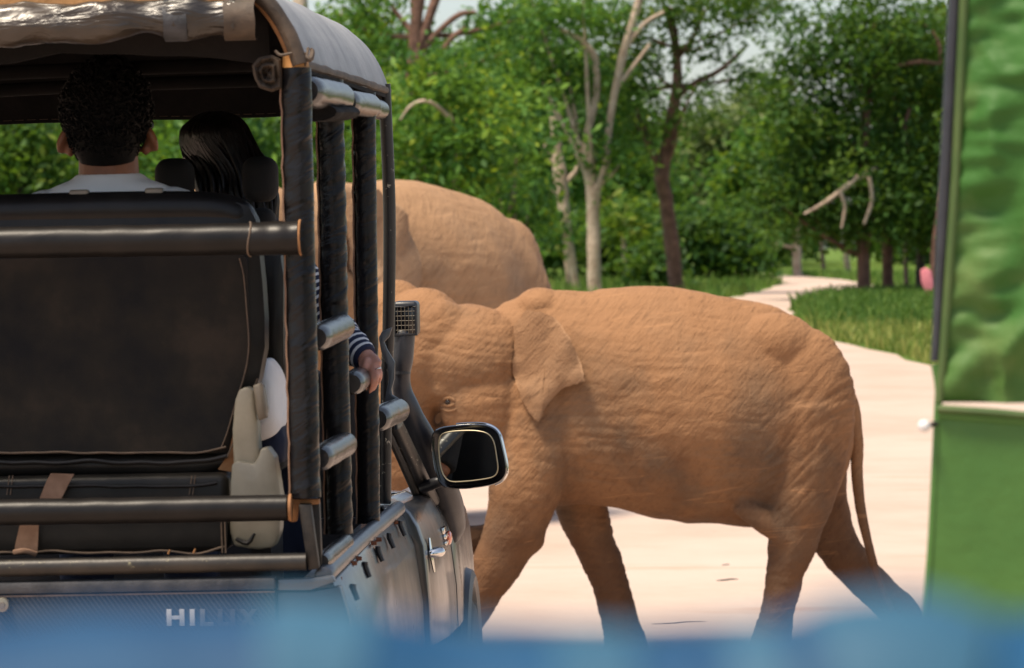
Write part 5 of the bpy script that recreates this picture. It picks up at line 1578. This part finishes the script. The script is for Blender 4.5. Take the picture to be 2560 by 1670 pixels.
def man():
    c = L(250, 288, 0.64)
    hip = (c[0], 0.58, c[2] - 0.74)
    base = (c[0], 0.58, c[2] - 0.78)
    root = person_root(base, 'person in a white t-shirt with short curly black hair, seen from behind in the jeep')
    mb = MB()
    kn = 0.98
    sh = [np.array((c[0] + s * 0.19, c[1] + 0.01, c[2] - 0.25)) for s in (-1, 1)]
    arms = []; hands = []
    for s, p in zip((-1, 1), sh):
        el = p + np.array((0.05 * s, 0.04, -0.27)); wr = el + np.array((-0.07 * s, 0.24, -0.03))
        arms.append([p, p + (el - p) * 0.5, el, el + (wr - el) * 0.5, wr])
        pl = (wr, wr + np.array((-0.02 * s, 0.08, -0.02)))
        kx = pl[1]
        fs = [[kx + np.array((s * 0.012 * (i - 1.5), 0.0, 0)), kx + np.array((s * 0.013 * (i - 1.5), 0.035, -0.006)), kx + np.array((s * 0.013 * (i - 1.5), 0.058 - 0.006 * abs(i - 1.2), -0.026))] for i in range(4)]
        th = [wr + np.array((-0.025 * s, 0.03, 0)), wr + np.array((-0.045 * s, 0.06, -0.004)), wr + np.array((-0.045 * s, 0.085, -0.015))]
        hands.append((pl, fs, th))
    seated(mb, c, hip, kn, 0.66, arms)
    for h in hands:
        hand(mb, *h)
    # head: skull, jaw, nose, ears
    mb.ell(c + (0, 0, 0.02), (0.082, 0.102, 0.115), 22, 16)
    mb.ell(c + (0, 0.04, -0.06), (0.062, 0.062, 0.07), 18, 12)
    mb.ell(c + (0, 0.112, -0.02), (0.014, 0.022, 0.028), 10, 8)
    mb.ell(c + (0, 0.088, -0.07), (0.026, 0.014, 0.010), 10, 8)
    mb.sweep([c + (0, 0.0, -0.04), c + (0, 0.005, -0.14)], [(0.070, 0.066), (0.074, 0.068)], 16, 3, up=(0, 1, 0))
    for s in (-1, 1):
        rot = Matrix.Rotation(math.radians(-24 * s), 3, 'Y') @ Matrix.Rotation(math.radians(28 * s), 3, 'Z')
        mb.ell(c + (0.102 * s, 0.0, -0.036), (0.012, 0.027, 0.037), 14, 12, rot)
        mb.ell(c + (0.090 * s, 0.0, -0.062), (0.011, 0.014, 0.016), 10, 8)
    me = remesh(shift(mb, base), 0.006, 4)
    link('body', me, 'skin_brown', root, True, 80)
    e = MB()
    for s in (-1, 1):
        e.ell(c + (0.032 * s, 0.090, 0.0), (0.012, 0.010, 0.009), 10, 8)
    link('eyes', shift(e, base).mesh('eyes'), 'eye_dark', root)
    # t-shirt: sloping shoulders, short sleeves, round collar
    t = MB()
    x, y, z = c
    prof = [(-0.76, 0.185, 0.135), (-0.60, 0.165, 0.125), (-0.44, 0.185, 0.135), (-0.30, 0.215, 0.125), (-0.22, 0.215, 0.115), (-0.180, 0.190, 0.104), (-0.155, 0.145, 0.092), (-0.128, 0.086, 0.080), (-0.118, 0.076, 0.074)]
    t.sweep([(x, (hip[1] if i == 0 else y + 0.012), z + p[0]) for i, p in enumerate(prof)], [(p[1], p[2]) for p in prof], 26, 4, up=(0, 1, 0))
    for s, p in zip((-1, 1), sh):
        t.sweep([p + np.array((-0.06 * s, 0, 0.035)), p + np.array((0.0, 0, 0.0)), p + np.array((0.03 * s, 0.02, -0.10)), p + np.array((0.04 * s, 0.03, -0.17))], [0.07, 0.075, 0.068, 0.066], 16, 4, up=(0, 1, 0))
    me = remesh(shift(t, base), 0.008, 4)
    link('t_shirt', me, 'white_cotton', root, True, 80)
    col = [np.array((x + 0.073 * math.cos(a), y + 0.012 + 0.071 * math.sin(a), z - 0.126 + 0.006 * math.sin(a))) for a in np.linspace(0, 2 * math.pi, 30)]
    link('collar', shift(MB().sweep(col, [(0.004, 0.006)] * 30, 8, 1), base).mesh('collar'), 'white_cotton', root)
    tr = MB()
    for s in (-1, 1):
        hx = x + 0.09 * s
        tr.sweep([(hx, hip[1] - 0.04, hip[2] + 0.03), (hx + 0.03 * s, (hip[1] + kn) / 2, hip[2] + 0.052), (hx + 0.04 * s, kn + 0.01, hip[2] + 0.03), (hx + 0.04 * s, kn + 0.02, (hip[2] + 0.66) / 2), (hx + 0.04 * s, kn + 0.01, 0.76)], [0.115, 0.098, 0.076, 0.068, 0.056], 14, 4, up=(1, 0, 0))
    me = remesh(shift(tr, base), 0.010, 3)
    link('trousers', me, 'navy_cloth', root, True, 80)
    h = MB()
    hc = c + (0, -0.008, 0.035)
    h.ell(hc, (0.101, 0.112, 0.112), 24, 18)
    h.sweep([c + (0, -0.035, 0.0), c + (0, -0.030, -0.05), c + (0, -0.020, -0.088)], [(0.094, 0.072), (0.082, 0.062), (0.066, 0.052)], 20, 4, up=(0, 1, 0))
    curls(h, hc, (0.102, 0.113, 0.116), 2600, -0.55, 0.0025, 0.0075)
    curls(h, c + (0, -0.02, -0.03), (0.088, 0.085, 0.07), 900, -0.9, 0.0018, 0.004)
    link('hair', shift(h, base).mesh('hair'), 'black_hair', root, True, 60)
    g = [L(338, 284, 0.64), L(347, 284, 0.63), L(354, 286, 0.63), L(355, 295, 0.63), L(348, 299, 0.63)]
    link('glasses_arm', shift(MB().sweep(g, [0.0022] * 5, 6, 3, up=(0, 1, 0)), base).mesh('glasses_arm'), 'gloss_black', root)

def woman():
    c = L(505, 378, 1.30)
    hip = (c[0], 1.30, c[2] - 0.70)
    base = (c[0], 1.30, c[2] - 0.74)
    root = person_root(base, 'person with long dark hair in a striped top, one hand resting over the side rail')
    mb = MB()
    x, y, z = c
    shr = L(655, 606, 1.30)
    arm_r = [shr, L(716, 676, 1.27), L(782, 768, 1.22), L(818, 806, 1.17), L(856, 836, 1.12)]
    shl = np.array((x - 0.17, y + 0.01, z - 0.25)); ell = shl + np.array((-0.04, 0.05, -0.25)); wrl = ell + np.array((0.08, 0.22, -0.02))
    arm_l = [shl, (shl + ell) / 2, ell, (ell + wrl) / 2, wrl]
    seated(mb, c, hip, 1.70, 0.66, [arm_l], waist=0.92)
    mb.sweep([np.array((x + 0.10, y, z - 0.22)), shr], [0.06, 0.052], 12, 3, up=(0, 1, 0))
    mb.sweep(arm_r, [0.046, 0.040, 0.036, 0.034, 0.023], 14, 4, up=(0, 1, 0))
    F = lambda pts: [L(a, b, d) for a, b, d in pts]
    hand(mb, (L(851, 832, 1.12), L(866, 858, 1.08)),
         [F([(858, 852, 1.09), (857, 876, 1.075), (853, 892, 1.08), (851, 904, 1.09)]), F([(864, 855, 1.08), (866, 880, 1.06), (863, 898, 1.065), (859, 911, 1.075)]),
          F([(871, 853, 1.08), (876, 876, 1.06), (873, 893, 1.065), (868, 905, 1.075)]), F([(877, 848, 1.09), (884, 868, 1.075), (882, 882, 1.08), (878, 892, 1.085)])],
         F([(852, 838, 1.09), (846, 854, 1.075), (842, 868, 1.08)]), 0.0072)
    kx = wrl + np.array((0.02, 0.08, -0.02))
    hand(mb, (wrl, kx), [[kx + np.array((0.012 * (i - 1.5), 0, 0)), kx + np.array((0.013 * (i - 1.5), 0.03, -0.008)), kx + np.array((0.013 * (i - 1.5), 0.05, -0.026))] for i in range(4)],
         [wrl + np.array((0.022, 0.03, 0)), wrl + np.array((0.04, 0.055, 0)), wrl + np.array((0.04, 0.08, -0.012))])
    mb.ell(c + (0, 0, 0.015), (0.074, 0.094, 0.106), 20, 14)
    mb.ell(c + (0, 0.04, -0.06), (0.055, 0.056, 0.062), 16, 12)
    mb.ell(c + (0, 0.10, -0.02), (0.012, 0.018, 0.024), 10, 8)
    for s in (-1, 1):
        mb.ell(c + (0.078 * s, 0, -0.03), (0.010, 0.020, 0.030), 10, 8)
    me = remesh(shift(mb, base), 0.0045, 3)
    link('body', me, 'skin_fair', root, True, 80)
    e = MB()
    for s in (-1, 1):
        e.ell(c + (0.030 * s, 0.084, 0.0), (0.011, 0.009, 0.008), 10, 8)
    link('eyes', shift(e, base).mesh('eyes'), 'eye_dark', root)
    t = MB()
    t.sweep([(x, hip[1], z - 0.72), (x, hip[1], z - 0.56), (x, y + 0.01, z - 0.42), (x, y + 0.01, z - 0.28), (x, y + 0.012, z - 0.19), (x, y + 0.012, z - 0.135)], [(0.185, 0.135), (0.155, 0.118), (0.172, 0.128), (0.178, 0.118), (0.14, 0.098), (0.075, 0.072)], 24, 8, up=(0, 1, 0))
    wr = [np.array(p) for p in arm_r]
    t.sweep([np.array((x + 0.09, y, z - 0.215)), shr, wr[1], wr[2], wr[3], wr[3] + (wr[4] - wr[3]) * 0.55, wr[3] + (wr[4] - wr[3]) * 0.86], [0.072, 0.063, 0.054, 0.049, 0.045, 0.037, 0.030], 18, 10, up=(0, 1, 0), jit=0.10, jf=26)
    t.sweep([np.array((x - 0.09, y, z - 0.215)), shl, (shl + ell) / 2, ell, (ell + wrl) / 2, ell + (wrl - ell) * 0.9], [0.072, 0.062, 0.055, 0.05, 0.045, 0.036], 18, 8, up=(0, 1, 0), jit=0.08, jf=26)
    link('striped_top', shift(t, base).mesh('striped_top'), 'striped_cotton', root, True, 70)
    tr = MB()
    for s in (-1, 1):
        hx = x + 0.09 * s
        tr.sweep([(hx, hip[1] - 0.03, hip[2] + 0.03), (hx + 0.03 * s, (hip[1] + 1.7) / 2, hip[2] + 0.05), (hx + 0.04 * s, 1.71, hip[2] + 0.03), (hx + 0.04 * s, 1.72, (hip[2] + 0.66) / 2), (hx + 0.04 * s, 1.71, 0.76)], [0.112, 0.095, 0.073, 0.065, 0.054], 14, 4, up=(1, 0, 0))
    link('trousers', remesh(shift(tr, base), 0.010, 3), 'navy_cloth', root, True, 80)
    h = MB()
    h.ell(c + (0, -0.006, 0.028), (0.090, 0.102, 0.097), 22, 16)
    # long locks swept over the right shoulder
    for i in range(260):
        u = i / 259.0
        a = -2.5 + 3.4 * u
        p0 = c + np.array((0.05 * math.sin(a * 0.9), -0.05, 0.075 + 0.015 * rng.uniform(-1, 1)))
        q = L(458 + 160 * u + rng.uniform(-8, 8), 398 + rng.uniform(-12, 12), 1.21)
        w = L(470 + 168 * u + rng.uniform(-8, 8), 458 + rng.uniform(-10, 10), 1.20)
        ex = L(505 + 136 * u + rng.uniform(-8, 8), 500 + 16 * u + rng.uniform(-14, 8), 1.20)
        d = rng.uniform(-0.02, 0.02)
        ph = -1.45 + 2.9 * u
        hc = c + (0, -0.006, 0.028)
        top = hc + np.array((0.02 * math.sin(ph), -0.015, 0.099)); sd = hc + np.array((0.089 * math.sin(ph), -0.10 * math.cos(ph), 0.030 + rng.uniform(-0.01, 0.01)))
        s3 = hc + np.array((0.064 * math.sin(ph), -0.072 * math.cos(ph), 0.078))
        h.sweep([top, s3, sd, q + (0, d, 0), w + (0, d * 1.2, 0), ex + (0, d * 1.5, 0), ex + (rng.uniform(-0.012, 0.010), d * 1.5, -0.010 * rng.uniform(0, 1.5))], [0.004, 0.006, 0.0065, 0.0075, 0.0075, 0.006, 0.002], 6, 4, up=(0, 1, 0))
    link('hair', shift(h, base).mesh('hair'), 'brown_black_hair', root, True, 60)
    s1 = MB(); s1.prism([L(560, 322, 1.27), L(582, 328, 1.27), L(584, 346, 1.27), L(566, 342, 1.27)], (0, 0.03, 0))
    s1.sweep([L(428, 366, 1.25), L(424, 352, 1.26), L(440, 334, 1.27)], [0.003, 0.003, 0.003], 6, 3, up=(0, 1, 0))
    link('sunglasses', shift(s1, base).mesh('sunglasses', 0.002), 'gloss_black', root)
    rg = [L(877, 857, 1.075) + np.array((0.0088 * math.cos(a), 0.0088 * math.sin(a), 0.002 * math.cos(a))) for a in np.linspace(0, 2 * math.pi, 16)]
    link('ring', shift(MB().sweep(rg, [0.0016] * 16, 6, 1), base).mesh('ring'), 'chrome', root)

def driver():
    c = L(640, 735, 2.50)
    c[0] = 0.40
    hip = (c[0], 2.50, c[2] - 0.72); base = (c[0], 2.50, c[2] - 0.76)
    root = person_root(base, 'person in a dark shirt at the wheel, glimpsed in the door mirror')
    mb = MB(); arms = []; hands = []
    for s in (-1, 1):
        p = c + np.array((0.18 * s, 0.01, -0.25)); el = p + np.array((0.03 * s, 0.12, -0.22)); wr = el + np.array((-0.06 * s, 0.24, 0.10))
        arms.append([p, (p + el) / 2, el, (el + wr) / 2, wr])
        kx = wr + np.array((-0.01 * s, 0.07, 0.03))
        hands.append(((wr, kx), [[kx + np.array((s * 0.004 * i, 0, -0.013 * (i - 1.5))), kx + np.array((s * 0.004 * i - 0.02 * s, 0.03, -0.013 * (i - 1.5))), kx + np.array((-0.05 * s, 0.02, -0.013 * (i - 1.5)))] for i in range(4)],
                      [wr + np.array((-0.02 * s, 0.03, 0.02)), wr + np.array((-0.035 * s, 0.05, 0.045)), wr + np.array((-0.035 * s, 0.075, 0.05))]))
    seated(mb, c, hip, 2.92, 0.56, arms)
    for h in hands:
        hand(mb, *h)
    mb.ell(c + (0, 0, 0.02), (0.080, 0.100, 0.112), 20, 14); mb.ell(c + (0, 0.04, -0.06), (0.060, 0.060, 0.068), 16, 12)
    mb.ell(c + (0, 0.110, -0.02), (0.014, 0.022, 0.028), 10, 8); mb.ell(c + (0, 0.088, -0.07), (0.026, 0.014, 0.010), 10, 8)
    for s in (-1, 1):
        mb.ell(c + (0.084 * s, 0, -0.03), (0.011, 0.022, 0.032), 12, 10)
    link('body', remesh(shift(mb, base), 0.007, 3), 'skin_brown', root, True, 80)
    t = MB()
    x, y, z = c
    t.sweep([(x, y, z - 0.74), (x, y, z - 0.58), (x, y + 0.01, z - 0.42), (x, y + 0.01, z - 0.28), (x, y + 0.012, z - 0.20), (x, y + 0.012, z - 0.14)], [(0.185, 0.135), (0.165, 0.125), (0.18, 0.13), (0.19, 0.12), (0.15, 0.10), (0.078, 0.074)], 24, 5, up=(0, 1, 0))
    for a in arms:
        t.sweep(a[:3], [0.07, 0.062, 0.058], 14, 4, up=(0, 1, 0))
    link('shirt', remesh(shift(t, base), 0.010, 3), 'black_cloth', root, True, 80)
    tr = MB()
    for s in (-1, 1):
        hx = x + 0.09 * s
        tr.sweep([(hx, hip[1] - 0.03, hip[2] + 0.03), (hx + 0.03 * s, (hip[1] + 2.92) / 2, hip[2] + 0.05), (hx + 0.04 * s, 2.93, hip[2] + 0.03), (hx + 0.04 * s, 2.94, (hip[2] + 0.56) / 2), (hx + 0.04 * s, 2.93, 0.66)], [0.112, 0.095, 0.073, 0.065, 0.054], 14, 4, up=(1, 0, 0))
    link('trousers', remesh(shift(tr, base), 0.010, 3), 'navy_cloth', root, True, 80)
    h = MB(); h.ell(c + (0, -0.014, 0.034), (0.090, 0.100, 0.108), 20, 14); curls(h, c + (0, -0.014, 0.034), (0.09, 0.1, 0.108), 500, -0.3, 0.003, 0.008)
    link('hair', shift(h, base).mesh('hair'), 'black_hair', root, True, 60)
    e = MB()
    for s in (-1, 1):
        e.ell(c + (0.032 * s, 0.088, 0.0), (0.012, 0.010, 0.009), 10, 8)
    link('eyes', shift(e, base).mesh('eyes'), 'eye_dark', root)
    # the wheel they hold and the seat belong to the jeep
    w = [(x + 0.18 * math.cos(a), y + 0.46 - 0.06 * math.sin(a), z - 0.36 + 0.17 * math.sin(a)) for a in np.linspace(0, 2 * math.pi, 30)]
    part('steering_wheel', 'black_plastic', MB().sweep(w, [0.013] * 30, 8, 1))
    part('seat_back', 'black_cloth', MB().box((x - 0.23, y - 0.24, z - 0.70), (x + 0.23, y - 0.13, z - 0.16)), bevel=0.03, segs=3)
    part('seat_cushion', 'black_cloth', MB().box((x - 0.24, y - 0.2, 0.56), (x + 0.24, y + 0.3, z - 0.78)), bevel=0.03, segs=3)

man()
woman()
driver()

# white cloth bag with a navy base, wedged beside the bench
def bag():
    out = [(592, 880), (604, 845), (618, 832), (636, 846), (652, 875), (660, 920), (660, 975), (646, 1005), (622, 1020), (600, 1022), (588, 990), (586, 930)]
    pts = [(L(x, y, 0.5)[0], L(x, y, 0.5)[2]) for x, y in out]
    P, _ = catmull([(a, 0, b) for a, b in pts + [pts[0]]], [0] * (len(pts) + 1), 4)
    ol = [(p[0], p[2]) for p in P[:-1]]
    base = np.array((L(625, 1060, 0.5)[0], 0.55, L(625, 1075, 0.5)[2]))
    r = empty('cloth_bag', JM @ Vector(base)); r.rotation_euler = jeep.rotation_euler
    tag(r, 'rounded white cloth bag with navy bottom wedged between bench seat and padded post', 'bag')
    m = slab(ol, 0.47, 0.60, 0.05, (0.0, 0.3, 0.6, 0.8, 0.93, 1.0))
    link('bag_body', remesh(shift(m, base), 0.006, 5), 'white_cotton', r, True, 80)
    nb = [(592, 1010), (625, 1008), (655, 985), (664, 1020), (662, 1075), (596, 1075)]
    m = slab([(L(x, y, 0.52)[0], L(x, y, 0.52)[2]) for x, y in nb], 0.50, 0.62, 0.02)
    link('bag_bottom', remesh(shift(m, base), 0.006, 4), 'navy_cloth', r, True, 80)
bag()

# ------------------------------------------------------------------ canvas-sided truck at the right
def canvas_truck():
    ang = -12.0
    o = WD(2182, 576.4, 5.4)
    tr = empty('canvas_truck', (o[0], o[1], 0)); tr.rotation_euler = (0, 0, math.radians(ang))
    tag(tr, 'green canvas side of another safari truck with a dark pole along its edge', 'truck')
    M = Matrix.Translation(tr.location) @ tr.rotation_euler.to_matrix().to_4x4(); I = M.inverted()
    p0 = I @ Vector((0, 0, H))
    def T(dx, dy, ly):
        d = I.to_3x3() @ Vector(((dx * K - 1280) / FP, 1.0, -(dy * K - 620) / FP))
        return np.array(p0 + d * ((ly - p0.y) / d.y))
    def sheet(rows, xr, disp, thick=0.01, nx=90):
        """rows: (dy, left dx); canvas grid with folds"""
        F, B = [], []
        for dy, dx in rows:
            a = T(dx, dy, 0.0)
            f = []
            for i in range(nx):
                u = (i / (nx - 1)) ** 1.6
                x = a[0] + (xr - a[0]) * u
                f.append((x, disp(x - a[0], a[2]), a[2]))
            F.append(f); B.append([(p[0], p[1] + thick, p[2]) for p in f])
        m = MB(); vs = []; fs = []
        R = len(F)
        for g in (F, B):
            for r in g:
                vs += r
        off = R * nx
        for i in range(R - 1):
            for j in range(nx - 1):
                q = (i * nx + j, i * nx + j + 1, (i + 1) * nx + j + 1, (i + 1) * nx + j)
                fs.append(q); fs.append(tuple(k + off for k in q[::-1]))
        for i in range(R - 1):
            fs.append((i * nx, (i + 1) * nx, (i + 1) * nx + off, i * nx + off))
            j = nx - 1
            fs.append((i * nx + j, i * nx + j + off, (i + 1) * nx + j + off, (i + 1) * nx + j))
        for j in range(nx - 1):
            fs.append((j, j + off, j + 1 + off, j + 1)); k = (R - 1) * nx
            fs.append((k + j, k + j + 1, k + j + 1 + off, k + j + off))
        m.add(vs, fs); return m
    def folds(x, z):
        n = mnoise.noise
        e = math.exp(-((x - 0.045) / 0.05) ** 2)
        v = 0.020 * e * n(Vector((x * 9, z * 22, 0))) + 0.012 * e * n(Vector((x * 20, z * 50, 4)))
        w = 0.035 * n(Vector((x * 5 + z * 4, z * 3.2 - x * 4, 2))) + 0.016 * n(Vector((x * 9 - z * 9, z * 6, 8)))
        ridge = 1 - abs(n(Vector((x * 4 + z * 5, z * 2 - x * 5, 6)))) * 2.2
        return v + (w + 0.022 * max(0.0, ridge) ** 3 * -1) * min(1.0, x / 0.05)
    rows = [(y, np.interp(y, [-350, 0, 400, 830, 935], [2262, 2240, 2220, 2190, 2180])) for y in np.linspace(-350, 935, 110)]
    part('canvas_upper', 'green_sheet', sheet(rows, 1.2, folds), tr, angle=80)
    smooth = lambda x, z: 0.006 * mnoise.noise(Vector((x * 3, z * 3, 3))) - 0.003
    rows = [(y, np.interp(y, [965, 1100, 1250, 1430, 1700], [2180, 2176, 2168, 2155, 2140])) for y in np.linspace(965, 1800, 50)]
    part('canvas_lower', 'green_canvas', sheet(rows, 1.2, smooth), tr, angle=80)
    part('canvas_seam', 'green_hem', MB().sweep([T(2180, 950, -0.012), T(2300, 958, -0.014), T(2420, 968, -0.012), T(2700, 985, -0.012)], [0.006] * 4, 8, 6), tr)
    part('canvas_fold_edge', 'green_canvas', MB().sweep([T(2182, 962, -0.004), T(2300, 971, -0.004), T(2700, 1000, -0.004)], [0.007] * 3, 8, 6), tr)
    hem = [T(np.interp(y, [-350, 0, 400, 830, 935], [2262, 2240, 2222, 2192, 2182]), y, -0.006) for y in np.linspace(-350, 935, 30)]
    part('canvas_hem', 'green_hem', MB().sweep(hem, [(0.006, 0.003)] * 30, 8, 1, up=(0, 1, 0)), tr)
    pole = [T(2240, -350, 0.0), T(2218, 0, 0.0), T(2196, 420, 0.0), T(2178, 760, 0.0), T(2173, 840, 0.0)]
    part('edge_pole', 'snorkel_plastic', MB().sweep(pole, [(0.0085, 0.0085)] * 3 + [(0.0065, 0.0065)] * 2, 12, 5, up=(0, 1, 0)), tr)
    part('edge_pole', 'green_canvas', MB().sweep([T(2173, 845, 0.0), T(2182, 900, 0.0), T(2180, 960, 0.0), T(2166, 1250, 0.0), T(2152, 1440, 0.0), T(2140, 1700, 0.0)], [0.006] * 6, 10, 4, up=(0, 1, 0)), tr)
    part('knob', 'white_letter', MB().ell(T(2148, 990, -0.02), (0.009, 0.009, 0.009), 14, 10), tr)
    part('knob_stem', 'dark_iron', MB().sweep([T(2152, 990, -0.016), T(2178, 984, -0.004)], [0.003, 0.004], 8, 1), tr)
    # body of the truck below and behind the canvas
    part('truck_body', 'truck_green', MB().box((0.03, 0.02, 0.55), (3.6, 1.5, 1.10)), tr, bevel=0.03)
    part('canvas_roof', 'green_canvas', MB().box((0.06, 0.02, 2.62), (3.6, 1.5, 2.66)), tr, bevel=0.01)
    for x in (0.6, 2.9):
        rings = []
        for dy, rr in ((-0.02, 0.2), (-0.03, 0.33), (0.0, 0.38), (0.18, 0.38), (0.2, 0.33)):
            rings.append([(x + rr * math.cos(t), 0.05 + dy, 0.38 + rr * math.sin(t)) for t in np.linspace(0, 2 * math.pi, 28, endpoint=False)])
        part('wheel', 'rubber', MB().loft(rings), tr)
canvas_truck()

# ------------------------------------------------------------------ padded blue rail of the photographer's own vehicle
def blue_rail():
    D = 0.95
    r = empty('padded_rail', (0, D, 0))
    tag(r, 'blurred blue vinyl padded rail right in front of the viewer', 'rail')
    top = lambda dx: float(np.interp(dx, [-600, 0, 250, 500, 690, 800, 950, 1100, 1450, 1700, 1850, 1960, 2050, 2130, 2210, 2400, 3000], [1440, 1434, 1416, 1412, 1398, 1414, 1450, 1466, 1464, 1460, 1440, 1412, 1388, 1390, 1424, 1438, 1462]))
    R = 0.036
    def roll(x0, x1, n, rad, up, y):
        P = []
        for i in range(n):
            dx = x0 + (x1 - x0) * i / (n - 1)
            p = WD(dx, top(dx) - up, y); p[2] -= rad; P.append(p - np.array((0, D, 0)))
        return P
    part('pad', 'blue_vinyl', MB().sweep(roll(-900, 3300, 60, R, 0, D), [R] * 60, 28, 1, jit=0.08, jf=26), r, angle=80)
    for x0, x1, up in ((640, 812, 14), (1290, 1480, 5), (1700, 1880, 8), (1960, 2180, 10)):
        part('wrapped_band', 'pale_blue_vinyl', MB().sweep(roll(x0, x1, 12, R, up, D - 0.001), [R * 1.0] * 12, 24, 1, jit=0.04, jf=50, dome=0.05), r, angle=80)
    pp = [WD(dx, 1446 + 8 * math.sin(dx * 0.01), 1.0) - np.array((0, D, 0)) - (0, 0, 0.011) for dx in range(-900, 3301, 200)]
    part('piping', 'teal_vinyl', MB().sweep(pp, [0.011] * len(pp), 10, 2), r)
    for s in (-1, 1):
        q = WD(1190 + s * 2050, 1500, D); zz = q[2] - R
        part('support_post', 'blue_vinyl', MB().sweep([(q[0], 0, 0.0), (q[0], 0, zz)], [0.022, 0.022], 14, 4, up=(0, 1, 0)), r)
blue_rail()
